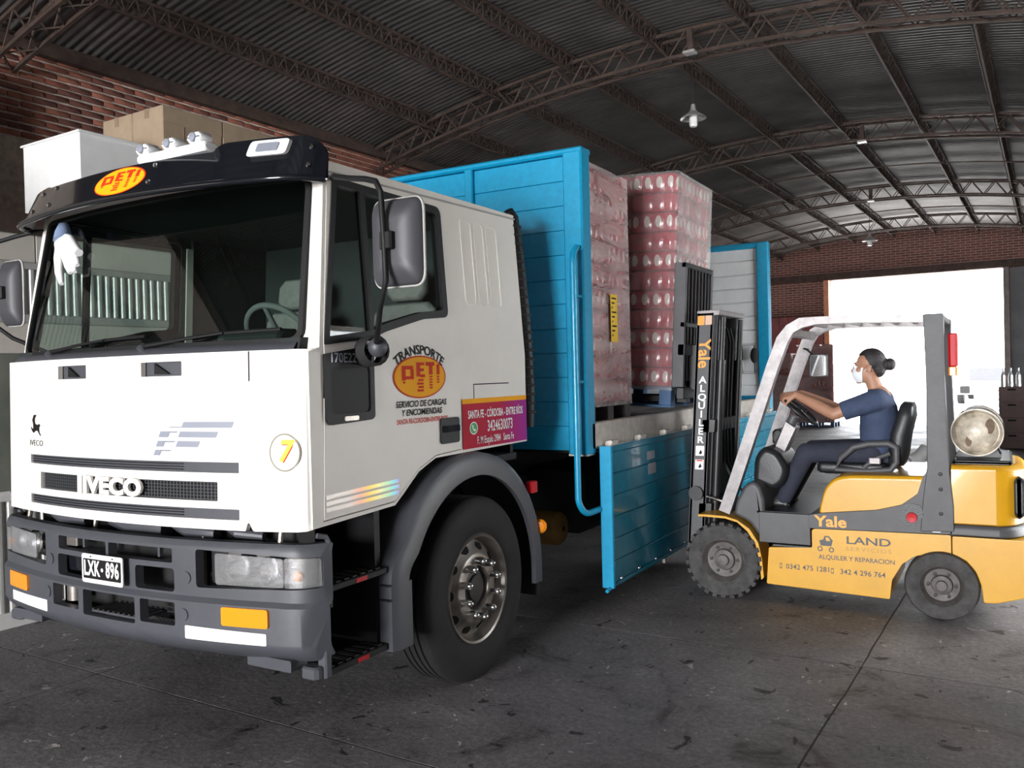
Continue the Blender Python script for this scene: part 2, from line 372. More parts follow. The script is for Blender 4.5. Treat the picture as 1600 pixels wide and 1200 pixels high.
yd = MB(HALL).box(-40, 40, B_E + .1, 70, -0.2, -0.02).build('ground_yard', 'yard'); tag(yd, kind='structure')
yd2 = MB(HALL).box(-40, 40, -55, B_F, -0.2, -0.02).build('ground_street', 'yard'); tag(yd2, kind='structure')
yd3 = MB(HALL).box(A_R + .28, 40, B_F, B_E + .1, -0.2, -0.02).build('ground_side', 'yard'); tag(yd3, kind='structure')

# ================================================================ walls
wl = MB(HALL).box(A_L - .28, A_L - .012, B_F, B_E, 0, arc_z(A_L) + .02).build('wall_left', 'mortar'); tag(wl, kind='structure')
# single bricks where the photograph shows them (above the mezzanine cartons)
bm_ = [MB().cbox(0, .024, -.118, .118, -.026, .026, .006, 0).mesh('brick', 40) for _ in range(3)]
for me, mm in zip(bm_, ('brick', 'brick_dark', 'brick_pale')): me.materials.append(MATS[mm])
nb = 0
for r in range(13):
    z = 4.13 + r * 0.073
    for k in range(22):
        b = 0.9 + k * 0.249 + (r % 2) * 0.125
        o = bpy.data.objects.new('brick', random.choice(bm_)); COL.objects.link(o)
        m = HALL @ Matrix.Translation((A_L - .018 + random.uniform(0, .007), b + random.uniform(-.004, .004), z + random.uniform(-.003, .003))) @ Matrix.Rotation(random.uniform(-.02, .02), 4, 'X')
        o.parent = wl; o.matrix_world = m; nb += 1
# the rest of that wall's brick courses, beyond what can be picked apart
rest = MB(HALL)
for r in range(13):
    z = 4.13 + r * 0.073
    for k in range(60):
        b = 0.9 + 22 * .249 + k * 0.249 + (r % 2) * 0.125
        if b < B_E - .2: rest.box(A_L - .018, A_L + .006, b - .118, b + .118, z - .029, z + .029)
tag(rest.build('brick_courses', 'brick', wl, 0), kind='stuff')
wr = MB(HALL).box(A_R, A_R + .28, B_F, 4.2, 0, arc_z(A_R) + .02).box(A_R, A_R + .28, 6.6, B_E, 0, arc_z(A_R) + .02).box(A_R, A_R + .28, 4.2, 6.6, 2.9, arc_z(A_R) + .02).build('wall_right', 'plaster_grey'); tag(wr, kind='structure')
def gable(name, b0, b1, hole, m):
    N = 24; top = [(A_L - .28 + (A_R - A_L + .56) * k / N) for k in range(N + 1)]
    outer = [(A_L - .28, 0), (hole[0], 0), (hole[0], hole[2]), (hole[1], hole[2]), (hole[1], 0), (A_R + .28, 0)] + [(t, arc_z(t) + .03) for t in reversed(top)]
    return panel(name, [outer], lambda u, v, d: HW(u, b0 - d, v), b1 - b0, m, None, smooth=0)
we = gable('wall_far', B_E, B_E + .3, (-2.15, 2.65, 4.40), 'brickwork_far'); tag(we, kind='structure')
wf = gable('wall_front', B_F - .3, B_F, (-0.4, 4.6, 4.20), 'plaster_grey'); tag(wf, kind='structure')
# far gate: steel lintel and jambs, the open sliding leaf and grey sheet metal right of the opening
lt = MB(HALL).box(-4.5, 4.9, B_E - .10, B_E - .005, 4.40, 4.62).build('trim_1', 'brown_steel'); tag(lt, kind='structure')
j1 = MB(HALL).box(-2.30, -2.15, B_E - .16, B_E + .1, 0, 4.40).build('trim_2', 'jamb_lit_orange'); tag(j1, kind='structure')
j2 = MB(HALL).box(2.65, 2.80, B_E - .16, B_E + .1, 0, 4.40).build('trim_3', 'plaster_grey'); tag(j2, kind='structure')
sd = thing('sliding_gate', 'oxide red sheet metal sliding gate leaf beside the bright far doorway', 'gate', HW(-3.4, B_E - .16, 0))
for k in range(8): MB(HALL).cbox(-4.5 + k * .27, -4.5 + k * .27 + .262, B_E - .20, B_E - .17, .03, 3.3, .008).build('board', 'oxide_red', sd)
MB(HALL).box(-4.52, -2.32, B_E - .17, B_E - .11, 3.18, 3.32).build('gate_rail', 'brown_steel', sd); MB(HALL).box(-4.52, -2.32, B_E - .17, B_E - .11, .02, .14).build('gate_rail', 'brown_steel', sd)
gs = MB(HALL).box(2.82, 4.95, B_E - .06, B_E - .008, 0, 4.38).build('wall_sheet', mat('slate_sheet', (0.10, 0.105, 0.11), 0.6, var=0.2, vscale=2)); tag(gs, kind='structure')
eb = MB(HALL).box(A_L - .008, A_L + .10, B_F, B_E, 4.93, 5.03).box(A_L - .008, A_L + .03, B_F, B_E, 5.03, 5.10).build('trim_4', 'brown_steel'); tag(eb, kind='structure')
eb2 = MB(HALL).box(A_R - .12, A_R + .008, B_F, B_E, 4.93, 5.05).build('trim_5', 'brown_steel'); tag(eb2, kind='structure')
pc = MB(HALL).cbox(A_L - .008, A_L + .30, 1.05, 1.55, 0, 4.62, .02).build('pillar_concrete', 'plaster_grey'); tag(pc, kind='structure')

# ================================================================ partition along the left side, with mezzanine above
AP = -2.40
pt = MB(HALL).box(AP - .10, AP - .045, -4.0, 9.0, 0, 2.80).build('wall_partition', 'grey_trim'); tag(pt, kind='structure')
def corr(name, a, b0, b1, z0, z1, pitch, amp, m, parent):
    mb = MB(HALL); n = int((b1 - b0) / pitch * 6); row = []
    for k in range(n + 1):
        b = b0 + (b1 - b0) * k / n; t = ((b - b0) / pitch) % 1.0
        w = 0 if t < .2 else (t - .2) / .15 if t < .35 else 1 if t < .75 else (0.9 - t) / .15 if t < .9 else 0
        row.append((a + amp * w, b))
    return mb.loft([[(p[0], p[1], z0) for p in row], [(p[0], p[1], z1) for p in row]], False, False).build(name, m, parent, 0)
def strip(name, z0, z1, t, m, b0=-4.0, b1=9.0): return MB(HALL).cbox(AP - .05, AP + t, b0, b1, z0, z1, .006, 1).build(name, m, pt)
strip('base_strip', 0.0, .11, .03, 'white_trim')
corr('corrugated_sheet', AP - .02, -4, 9, .11, .885, .078, .022, 'zinc_light', pt)
strip('rail', .885, .955, .03, 'white_trim')
for k in range(8): strip('lower_panel', .955, 1.915, -.012, 'olive_panel', -4 + k * 1.625 + .006, -4 + (k + 1) * 1.625 - .006)
for k in range(8): strip('upper_panel', 1.915, 2.135, -.006, 'cream_panel', -4 + k * 1.625 + .004, -4 + (k + 1) * 1.625 - .004)
strip('rail', 2.135, 2.195, .015, 'grey_trim')
corr('corrugated_sheet', AP - .02, -4, 9, 2.195, 2.515, .065, .018, 'zinc_light', pt)
strip('rail', 2.515, 2.565, .015, 'grey_trim')
for k in range(8): strip('top_panel', 2.565, 2.765, -.006, 'cream_panel', -4 + k * 1.625 + .004, -4 + (k + 1) * 1.625 - .004)
mz = MB(HALL).box(A_L, AP - .06, -4, 9, 2.80, 2.90).build('floor_mezzanine', 'bed_wood'); tag(mz, kind='structure')
bd = MB(HALL).box(AP - .06, AP + .05, -4, 9, 2.765, 2.905).build('trim_6', 'brown_steel'); tag(bd, kind='structure')

# cartons on the mezzanine
def carton(a0, a1, b0, b1, z0, z1, label, m='carton', tape=True, nm='carton', group='cartons stored on the mezzanine'):
    t = thing(nm, label, 'box', HW((a0 + a1) / 2, (b0 + b1) / 2, z0), group)
    MB(HALL).cbox(a0, a1, b0, b1, z0, z1, .008).build('body', m, t)
    am, bmid = (a0 + a1) / 2, (b0 + b1) / 2
    if tape:
        MB(HALL).box(am - .03, am + .03, b0 - .002, b1 + .002, z1 - .08, z1 + .002).build('tape', 'carton_dark', t)
        MB(HALL).box(a1 - .001, a1 + .006, b0 + .004, b1 - .004, z1 - .14, z1 - .006).build('flap', m, t)
        for q in (.33, .66): MB(HALL).box(a1 - .001, a1 + .004, b0 + (b1 - b0) * q, b0 + (b1 - b0) * q + .008, z0 + .02, z1 - .14).build('seam', 'carton_dark', t)
    return t
for i, (a0, a1) in enumerate(((-3.45, -3.03), (-3.02, -2.60))):
    for j, (b0, b1) in enumerate(((2.10, 2.72), (2.73, 3.38), (3.39, 4.05))):
        for k, (z0, z1) in enumerate(((2.905, 3.475), (3.478, 4.05))):
            carton(a0, a1, b0, b1, z0, z1, 'brown carton on the mezzanine, %s layer, %s row, %s from the white wrapped box' % (('bottom', 'top')[k], ('wall side', 'front edge')[i], ('nearest', 'second', 'third')[j]))
wb = carton(-3.42, -2.62, 1.36, 2.04, 2.905, 3.66, 'glaring white film wrapped box on the mezzanine edge, left of the brown cartons', 'white_box', False, 'wrapped_box', None)
MB(HALL).cbox(-3.44, -2.60, 1.345, 2.05, 3.655, 3.672, .006).build('lid', 'white_box', wb)

# ================================================================ roof: corrugated sheets, lattice arches, lattice purlins
ce = MB(HALL)
N = 26
aa = [A_L - .25 + (A_R - A_L + .5) * k / N for k in range(N + 1)]
ce.loft([[(a, b, arc_z(a) + .09) for a in aa] for b in (B_F - .3, B_E + .3)], False, False)
ce = ce.build('ceiling', 'brown_steel', None, 60); tag(ce, kind='structure')
PUR = [-3.58, -2.45, -1.33, -0.20, 0.92, 2.05, 3.13, 4.25]
ARCH = [1.85, 7.25, 12.47, 18.13, 22.9]
bb = [B_F - .3, -9.0, -3.6] + ARCH + [B_E + .3]; strips = [A_L - .2, -2.45, -0.2, 2.05, A_R + .2]
for j in range(len(bb) - 1):
    for i in range(4):
        mb = MB(HALL); a0, a1 = strips[i] - .06, strips[i + 1] + .06; L = bb[j + 1] - bb[j] + .02; n = int(L / .095) * 6
        rows = [];
        for k in range(n + 1):
            b = bb[j] - .01 + L * k / n; w = .011 * math.cos(2 * PI * b / .095) + .012 * (i % 2)
            rows.append([(a, b, arc_z(a) + .03 + w) for a in [a0 + (a1 - a0) * q / 5 for q in range(6)]])
        mb.loft(rows, False, False).build('roof_sheet', 'roof_zinc', ce, 80)
arch_name = ['first lattice roof arch, directly above the truck cab', 'second lattice roof arch, over the blue headboard', 'third lattice roof arch, beyond the nearest hanging lamp', 'fourth lattice roof arch from the camera, beyond the stacked pallets', 'fifth lattice roof arch, nearest the far brick gable']
for q, b in enumerate(ARCH):
    t = thing('roof_arch', 'brown steel ' + arch_name[q], 'truss', HW(ARC_A, b, arc_z(A_L) - .4), 'lattice roof arches')
    hw, offs = .11, (.07, .36)
    n = 44; av = [A_L + .02 + (A_R - A_L - .04) * k / n for k in range(n + 1)]
    for db in (-hw, hw):
        for of in offs:
            mb = MB(HALL); mb.loft([[(a, b + db - .018, arc_z(a, of) - .018), (a, b + db + .018, arc_z(a, of) - .018), (a, b + db + .018, arc_z(a, of) + .018), (a, b + db - .018, arc_z(a, of) + .018)] for a in av], True).build('chord', 'brown_steel', t, 30)
    web = MB(HALL)
    for k in range(n):
        a0, a1 = av[k], av[k + 1]; o0, o1 = offs if k % 2 == 0 else offs[::-1]
        for db in (-hw, hw): web.tube([(a0, b + db, arc_z(a0, o0)), (a1, b + db, arc_z(a1, o1))], .010, 5)
        for of in offs: web.tube([(a0, b - hw if k % 2 else b + hw, arc_z(a0, of)), (a1, b + hw if k % 2 else b - hw, arc_z(a1, of))], .009, 5)
    tag(web.build('lattice_web', 'brown_steel', t), kind='stuff')
ordn = ['first', 'second', 'third', 'fourth', 'fifth', 'sixth', 'seventh', 'eighth']
for q, a in enumerate(PUR):
    t = thing('roof_purlin', '%s lattice purlin from the left brick wall, running under the corrugated roof' % ordn[q], 'purlin', HW(a, B_F, arc_z(a) - .2), 'lattice purlins')
    z0 = arc_z(a)
    for da, dz in ((-.055, -.01), (.055, -.01), (0, -.17)):
        MB(HALL).box(a + da - .013, a + da + .013, B_F, B_E, z0 + dz - .013, z0 + dz + .013).build('rod', 'brown_steel', t, 0)
    web = MB(HALL); n = int((B_E - B_F) / .17)
    for k in range(n):
        b0 = B_F + k * .17
        for s in (-1, 1):
            P = (a + s * .055, b0, z0 - .01); Q = (a, b0 + .085, z0 - .17); R_ = (a + s * .055, b0 + .17, z0 - .01)
            web.tube([P, Q, R_], .007, 4)
    tag(web.build('lattice_web', 'brown_steel', t, 0), kind='stuff')
# thin tie rods crossing the far bays
for q, b in enumerate((15.3, 20.6, 24.6)):
    tr = MB(HALL); tr.tube([(a, b, arc_z(a, .22)) for a in [A_L + .05 + (A_R - A_L - .1) * k / 30 for k in range(31)]], .014, 6)
    tag(tr.build('tie_rod', 'brown_steel'), ('thin tie rod under the roof before the third far bay', 'thin tie rod under the roof of the bay before the last arch', 'thin tie rod under the pale roof bay against the far gable')[q], 'tie rod', 'tie rods')
# hanging lamps
def lamp(a, b, ztop, zl, s, label):
    t = thing('pendant_lamp', label, 'lamp', HW(a, b, zl), 'hanging enamel lamps')
    MB(HALL).cyl((a, b, ztop), (a, b, zl + .16 * s), .008, 6).build('cord', 'dark_steel', t)
    MB(HALL).lathe([(.03 * s, .22 * s), (.045 * s, .14 * s), (.07 * s, .10 * s), (.19 * s, .02 * s), (.20 * s, 0), (.185 * s, .008 * s), (.06 * s, .085 * s)], HW(0, 0, 0) + Vector((a, b, zl)), (0, 0, 1), 24).build('shade', 'enamel', t, 50)
    MB(HALL).lathe([(.055 * s, .08 * s), (.062 * s, .0), (.062 * s, -.10 * s), (.05 * s, -.125 * s), (0, -.13 * s)], Vector((a, b, zl)), (0, 0, 1), 18).build('bulb', 'bulb_glass', t, 50)
lamp(-0.16, 8.35, arc_z(-.16) + .03, 4.98, .85, 'pendant lamp with white bulb hanging over the stacked pallets')
lamp(0.06, 20.0, arc_z(.06) + .03, 4.72, .9, 'small pendant lamp hanging before the far brick gable')
for (a, b, lab) in ((0.32, 7.1, 'small white bracket on the second roof arch'), (1.25, 12.4, 'small junction box with white base on the third roof arch'), (0.45, 18.0, 'small dark junction box on the fourth roof arch')):
    t = thing('junction_box', lab, 'bracket', HW(a, b, arc_z(a, .42)))
    MB(HALL).cbox(a - .035, a + .035, b - .16, b - .10, arc_z(a, .40), arc_z(a, .14), .006).build('bracket', 'brown_steel', t)
    MB(HALL).cbox(a - .07, a + .07, b - .20, b - .08, arc_z(a, .43), arc_z(a, .40), .006).build('base', 'enamel', t)

# ================================================================ the truck
TR = thing('flatbed_truck', 'white cab flatbed truck with blue headboard and lowered blue side flap', 'truck', (0, 3.6, 0))
def xs(z): return 1.10 if z < 1.8 else 1.10 - .07 * (z - 1.8)
def SIDE(s): return lambda y, z, d=0: Vector((s * (xs(z) + d), y, z))
def corner(x, st, k): t = abs(x) - st; return k * t * t if t > 0 else 0
def wrapped(fy, u, z, d, x0, r):
    """front skin that turns round the corner: beyond x0 the coordinate u runs along an arc of radius r"""
    if abs(u) <= x0: return Vector((u, fy(u, z) - d, z))
    s = 1 if u > 0 else -1; t = min((abs(u) - x0) / r, 1.6); rr = r + d
    return Vector((s * (x0 + rr * math.sin(t)), fy(x0, z) + r - rr * math.cos(t), z))
def FH(x, z, d=0): return wrapped(lambda u, w: -.13 + .11 * u * u + .02 * (w - 1.4), x, z, d, 1.02, .08)
def FW(x, z, d=0): return Vector((x, -.03 + .10 * x * x + .19 * (z - 1.83) - d, z))
def FF(x, z, d=0):
    t = max(0, abs(x) - .96) / .12; return FW(x, z, d) + Vector((0, .03 * t * t, 0))
def bprof(z): return -.02 if z < .715 else (-.02 + .02 * (z - .715) / .02 if z < .735 else (0 if z < .94 else .03 * ((z - .94) / .05) ** 2))
def FB(x, z, d=0): return wrapped(lambda u, w: -.17 + .12 * u * u + bprof(w) + (.10 * ((.56 - w) / .1) ** 2 if w < .56 else 0), x, z, d, 1.0, .15)
CU = frange(-1.15, 1.15, .05)
CVS = (1.8,)

def ramp_mat(name, axis, v0, v1, stops, rough=.35, metal=0.0):
    m = bpy.data.materials.new(name); m.use_nodes = True; nt = m.node_tree; p = nt.nodes['Principled BSDF']; p.inputs['Roughness'].default_value = rough; p.inputs['Metallic'].default_value = metal; p.inputs['Specular IOR Level'].default_value = .15
    tc = nt.nodes.new('ShaderNodeTexCoord'); sx = nt.nodes.new('ShaderNodeSeparateXYZ'); mr = nt.nodes.new('ShaderNodeMapRange'); mr.inputs[1].default_value = v0; mr.inputs[2].default_value = v1
    nt.links.new(tc.outputs['Object'], sx.inputs[0]); nt.links.new(sx.outputs[axis], mr.inputs[0]); r = nt.nodes.new('ShaderNodeValToRGB'); e = r.color_ramp.elements
    e[0].position, e[0].color = stops[0][0], stops[0][1] + (1,); e[1].position, e[1].color = stops[-1][0], stops[-1][1] + (1,)
    for q in stops[1:-1]: x = e.new(q[0]); x.color = q[1] + (1,)
    nt.links.new(mr.outputs[0], r.inputs[0]); nt.links.new(r.outputs[0], p.inputs['Base Color']); MATS[name] = m; return m
# --- front hood with its openings
bars = [rrect(-.77, 1.280, .77, 1.327, .004), rrect(-.655, 1.155, .655, 1.240, .004), rrect(-.77, 1.075, .77, 1.122, .004)]
vents = [rrect(-.46, 1.712, -.205, 1.778, .006), rrect(.205, 1.712, .46, 1.778, .006)]
hood = panel('hood', [rpoly([(-1.145, 1.03), (.80, 1.03), (.815, 1.075), (.84, 1.03), (1.145, 1.035), (1.145, 1.812), (-1.145, 1.812)], [.05, .004, .02, .01, .05, .012, .012])] + bars + vents, FH, .025, 'white_paint', TR, CU)
for i, L in enumerate(bars):
    ins = panel('grille_insert', [L], FH, .012, 'grey_plastic' if i != 1 else 'black_plastic', hood, CU, base=-.014 if i != 1 else -.022)
# fine mesh of the middle grille
gm = MB()
for k in range(66):
    x = -.65 + k * .02; gm.add([FH(x - .0022, 1.157, -.012), FH(x + .0022, 1.157, -.012), FH(x + .0022, 1.238, -.012), FH(x - .0022, 1.238, -.012)], [(0, 1, 2, 3)])
for k in range(6):
    z = 1.160 + k * .0148
    for q in range(16):
        x0 = -.65 + q * 1.3 / 16; x1 = x0 + 1.3 / 16
        gm.add([FH(x0, z, -.011), FH(x1, z, -.011), FH(x1, z + .003, -.011), FH(x0, z + .003, -.011)], [(0, 1, 2, 3)])
tag(gm.build('grille_mesh', mat('mesh_grey', (0.055, 0.058, 0.065), .5), hood, 0), kind='stuff')
for i, (zc, n) in enumerate(((1.3035, 3), (1.0985, 3))):
    for k in range(n):
        z = zc - .012 + k * .012
        panel('grille_louvre', [[(-.765, z - .002), (.45, z - .002), (.45, z + .002), (-.765, z + .002)]], FH, .01, 'black_plastic', hood, CU, base=-.006)
for L in vents:
    panel('vent_back', [L], FH, .01, 'grey_plastic', hood, CU, base=-.03)
    u0 = min(p[0] for p in L); panel('vent_flap', [[(u0 + .07, 1.722), (u0 + .16, 1.722), (u0 + .07, 1.772)]], FH, .012, 'black_plastic', hood, CU, base=-.014)
lettering('IVECO', .105, FH, 'white_paint', hood, 'hood_lettering', bold=.006, sx=1.38, thick=.014, at=(.0, 1.198), depth=.004, spacing=1.05)
panel('lettering_plinth', [rrect(-.285, 1.149, -.245, 1.246, .004)], FH, .016, 'white_paint', hood, CU, base=.004)
# silver stripes with the stepped outline
for (u0, u1, v0, v1) in ((.455, .735, 1.478, 1.505), (.435, .65, 1.435, 1.462), (.42, .55, 1.392, 1.419), (.315, .375, 1.435, 1.462), (.298, .345, 1.392, 1.419), (.282, .322, 1.352, 1.378), (.375, .46, 1.478, 1.484), (.375, .425, 1.455, 1.462), (.345, .41, 1.412, 1.419), (.322, .385, 1.372, 1.378)):
    sh = .014; panel('stripe', [[(u0, v0), (u1, v0), (u1 + sh, v1), (u0 + sh, v1)]], FH, 0, 'silver_decal', hood, CU, base=.0022)
# leaping horse emblem and small name at the left
horse = [(0, .10), (.012, .118), (.022, .128), (.030, .124), (.045, .128), (.048, .120), (.036, .112), (.030, .098), (.036, .082), (.060, .076), (.082, .082), (.094, .072), (.086, .070), (.080, .060), (.084, .040), (.100, .026), (.094, .022), (.074, .036), (.060, .048), (.036, .046), (.020, .036), (.006, .040), (-.010, .052), (-.016, .066), (-.006, .064), (.002, .054), (.012, .060), (.010, .080)]
panel('horse_emblem', [[(-.745 + p[0] * 1.0, 1.40 + p[1] * 1.05) for p in horse]], FH, 0, 'black_decal', hood, CU, base=.0022)
lettering('IVECO', .042, FH, 'black_decal', hood, 'small_lettering', sx=1.3, at=(-.70, 1.385), depth=.0022)
# round number sticker
panel('number_disc', [ellipse(1.0, 1.372, .068, .076)], FH, 0, 'white_decal', hood, CU, base=.0020)
panel('number_ring', [ellipse(1.0, 1.372, .074, .082), ellipse(1.0, 1.372, .067, .075)], FH, 0, mat('ring_grey', (.22, .20, .14), .5), hood, CU, base=.0022)
for dx, dz, m, dp in ((.004, -.004, 'red_decal', .003), (0, 0, mat('lemon', (.95, .72, .02), .4), .004)): lettering('7', .125, FH, m, hood, 'number_seven', bold=.004, shear=.18, at=(1.0 + dx, 1.375 + dz), depth=dp)
for (u0, u1, v0, v1) in ((.826, .831, 1.68, 1.81), (-1.075, -1.068, 1.10, 1.68)): panel('panel_gap', [[(u0, v0), (u1, v0), (u1, v1), (u0, v1)]], FH, .003, 'black_decal', hood, CU, base=.0025)

# --- cowl under the windscreen and wipers
cw = MB(); rows = []
for x in [-1.03 + 2.06 * k / 24 for k in range(25)]:
    a = FH(x, 1.80); b = FW(x, 1.85); rows.append([a + Vector((0, .012, -.015)), a + Vector((0, .02, .012)), a * .5 + b * .5 + Vector((0, 0, .018)), b + Vector((0, .01, 0)), b + Vector((0, .02, -.06))])
cw.loft(rows, False, False).build('cowl', 'grey_plastic', TR, 50)
def wiper(x0, x1, zt):
    a = FW(x0, 1.855, .05); b = FW(x1, zt, .022); w = MB()
    w.tube([a + Vector((0, 0, -.03)), a, a * .4 + b * .6 + Vector((0, -.012, 0)), b], [.014, .012, .007, .006], 8); o = w.build('wiper', 'black_plastic', TR)
    d = Vector((1, 0, .06)); c0 = FW(b.x - .30, b.z - .02, .012); c1 = FW(b.x, b.z, .012); c2 = FW(b.x + .30, b.z + .006, .012)
    MB().tube([c0, (c0 + c1) / 2, c1, (c1 + c2) / 2, c2], .008, 6).build('blade', 'black_plastic', o)
    MB().lathe([(.022, -.02), (.022, .02), (0, .022)], a + Vector((0, 0, -.015)), (0, -.6, .8), 12).build('pivot', 'grey_plastic', o)
wiper(-.62, -.18, 1.90); wiper(.16, .62, 1.90)

# --- cab front frame, windscreen
wso = rpoly([(-1.03, 1.845), (1.03, 1.845), (.985, 2.60), (-.985, 2.60)], .06, 5)
wsi = rpoly([(-1.005, 1.865), (1.005, 1.865), (.962, 2.58), (-.962, 2.58)], .05, 5)
frame_out = [(-1.095, 1.80), (1.095, 1.80), (1.044, 2.66), (-1.044, 2.66)]
cab = panel('cab_front', [frame_out, wso], FF, .03, 'white_paint', TR, CU)
panel('windscreen_seal', [wso, wsi], FW, .03, 'black_plastic', cab, CU, base=.012)
panel('windscreen', [wsi], FW, 0, 'windscreen_glass', cab, CU, base=.0)

# --- cab sides with doors (s = +1 is the driver's side facing the camera)
door_out = [(.095, 1.062), (.60, 1.078), (.66, 1.12), (.80, 1.215), (.95, 1.268), (1.195, 1.280), (1.205, 1.9), (1.195, 2.630), (.235, 2.615), (.125, 1.85)]
win_out = rpoly([(.128, 1.83), (.47, 1.868), (.56, 1.90), (.88, 1.975), (1.11, 1.995), (1.115, 2.585), (.27, 2.595)], [.01, .03, .03, .03, .04, .05, .03], 5)
win_in = rpoly([(.165, 1.868), (.47, 1.905), (.57, 1.942), (.88, 2.012), (1.070, 2.030), (1.078, 2.545), (.295, 2.560)], [.01, .03, .03, .03, .03, .04, .02], 5)
side_out = [(.03, 1.04), (.60, 1.062), (.665, 1.106), (.80, 1.203), (.95, 1.258), (1.93, 1.268), (1.93, 2.665), (.225, 2.665), (.10, 1.82), (.03, 1.80)]
low_out = rpoly([(.118, 1.79), (.455, 1.835), (.452, 1.500), (.43, 1.488), (.14, 1.478), (.12, 1.50)], [.01, .01, .05, .02, .03, .02], 5)
def inset(L, k, c): return [(c[0] + (p[0] - c[0]) * k, c[1] + (p[1] - c[1]) * k) for p in L]
for s in (1, -1):
    S = SIDE(s)
    side = panel('cab_side', [side_out, door_out], S, .03, 'white_paint', TR, (), CVS, smooth=2)
    dr = panel('door', [inset(door_out, .9925, (.65, 1.87)), win_out], S, .035, 'white_paint', TR, (), CVS, base=.003, smooth=2)
    panel('window_frame', [win_out, win_in], S, .045, 'black_plastic', dr, (), CVS, base=.008)
    panel('door_glass', [win_in], S, 0, 'pane', dr, (), CVS, base=-.012)
    panel('window_divider', [[(.452, 1.88), (.482, 1.885), (.492, 2.57), (.455, 2.57)]], S, .03, 'black_plastic', dr, (), CVS, base=.004)
    panel('lower_frame', [low_out, rrect(.155, 1.525, .425, 1.735, .03)], S, .02, 'black_plastic', dr, base=.014)
    panel('lower_glass', [rrect(.15, 1.52, .43, 1.74, .03)], S, .004, mat('smoked_glass', (.012, .012, .014), .55, spec=.2), dr, base=.006)
    panel('maker_plate', [rrect(.235, 1.492, .33, 1.512, .008)], S, .004, 'galvanised', dr, base=.018)
    hd = panel('handle_recess', [rrect(.99, 1.325, 1.165, 1.46, .02)], S, .012, 'black_plastic', dr, base=.012)
    panel('handle_grip', [rrect(1.01, 1.385, 1.15, 1.42, .01)], S, .02, 'black_gloss', dr, base=.026)
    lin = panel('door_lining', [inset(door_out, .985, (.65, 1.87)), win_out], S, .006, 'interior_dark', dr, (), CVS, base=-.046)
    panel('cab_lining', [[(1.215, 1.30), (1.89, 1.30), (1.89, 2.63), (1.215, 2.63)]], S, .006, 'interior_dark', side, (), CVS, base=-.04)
    panel('pillar_trim', [[(1.150, 1.75), (1.205, 1.75), (1.200, 2.56), (1.150, 2.56)]], S, .008, 'cream_panel', side, (), CVS, base=-.052)
    # pressed panels behind the door
    for (u0, u1) in ((1.305, 1.42), (1.445, 1.55), (1.575, 1.70)):
        panel('pressed_panel', [rrect(u0, 2.075, u1, 2.555, .03), rrect(u0 + .008, 2.083, u1 - .008, 2.547, .026)], S, .006, 'white_paint', side, (), (), base=.004)
    panel('hatch_seam', [[(1.33, 1.55), (1.335, 1.55), (1.335, 1.628), (1.72, 1.628), (1.72, 1.634), (1.33, 1.634)]], S, .002, 'black_decal', side, base=.002)
    # holographic stripes at the door foot
    if 'foil' not in MATS: ramp_mat('foil', 1, .10, .64, [(0, (.62, .60, .56)), (.30, (.66, .60, .56)), (.45, (.85, .45, .30)), (.58, (.95, .70, .15)), (.70, (.95, .92, .45)), (.82, (.55, .90, .60)), (.92, (.30, .80, .95)), (1, (.65, .30, .80))], .3, .2)
    for k in range(3): panel('foil_stripe', [[(.11, 1.085 + k * .028 + .016), (.63, 1.085 + k * .028 + .03), (.63, 1.085 + k * .028 + .048), (.11, 1.085 + k * .028 + .034)]], S, 0, 'foil', dr, base=.006)
    # air intake hose up the rear corner
    ai = MB(); ai.tube([(s * (xs(z) - .03), y, z) for y, z in ((1.935, 2.70), (1.965, 2.66), (1.985, 2.4), (1.995, 2.0), (2.0, 1.6), (1.99, 1.35))], [.03, .045, .05, .05, .05, .045], 10)
    ao = ai.build('air_duct', 'black_plastic', TR)
    for k in range(22): MB().lathe([(.050, -.009), (.056, -.004), (.056, .004), (.050, .009)], (s * (xs(2.6 - k * .055) - .03), 1.968 + .032 * min(1, k / 14), 2.6 - k * .055), (0, .02, 1), 14).build('duct_rib', 'rubber', ao)
    # wheel arch flare
    zc, yc = .50, 1.25
    sec = [(.72, .745), (1.08, .765), (1.145, .755), (1.165, .715), (1.162, .635), (1.135, .635), (1.13, .70), (1.08, .725), (.72, .715)]
    st = [((yc, z), (-1, 0)) for z in (.70,)] + [((yc, zc + .20 * max(0, 1 - t / .5)), (-math.cos(t), math.sin(t))) for t in [PI * k / 30 for k in range(31)]] + [((yc, .40), (1, 0))]
    lnr = [(.73, .70), (1.12, .70), (1.12, .69), (.73, .69)]; MB().loft([[(s * x, c[0] + n[0] * r, c[1] + n[1] * r) for x, r in lnr] for c, n in st], True).build('arch_shade', 'black_plastic', TR, 40)  # added black lining, stands for the shade inside the arch
    rings = [[(s * x, c[0] + n[0] * r, c[1] + n[1] * r) for x, r in sec] for c, n in st]
    MB().loft(rings, True).build('wheel_arch', 'grey_plastic', TR, 40)
    lower = [[(s * x, yc - r + (0 if r > .7 else .02), z) for x, r in sec] for z in (.385, .40, .70)]
    lo_ = MB().loft(lower, True).build('lower_mudguard', 'grey_plastic', TR, 40)
    for z in (.63, .70): MB().box(s * .75, s * 1.15, yc - .775, yc - .755, z - .004, z + .004).build('mudguard_seam', 'black_plastic', lo_)
    # black step well between bumper and arch
    sw = MB(); sw.box(s * .70, s * .74, .08, .52, .40, 1.06); sw.box(s * .74, s * 1.08, .46, .50, .40, 1.08); o = sw.build('step_well', 'black_plastic', TR)
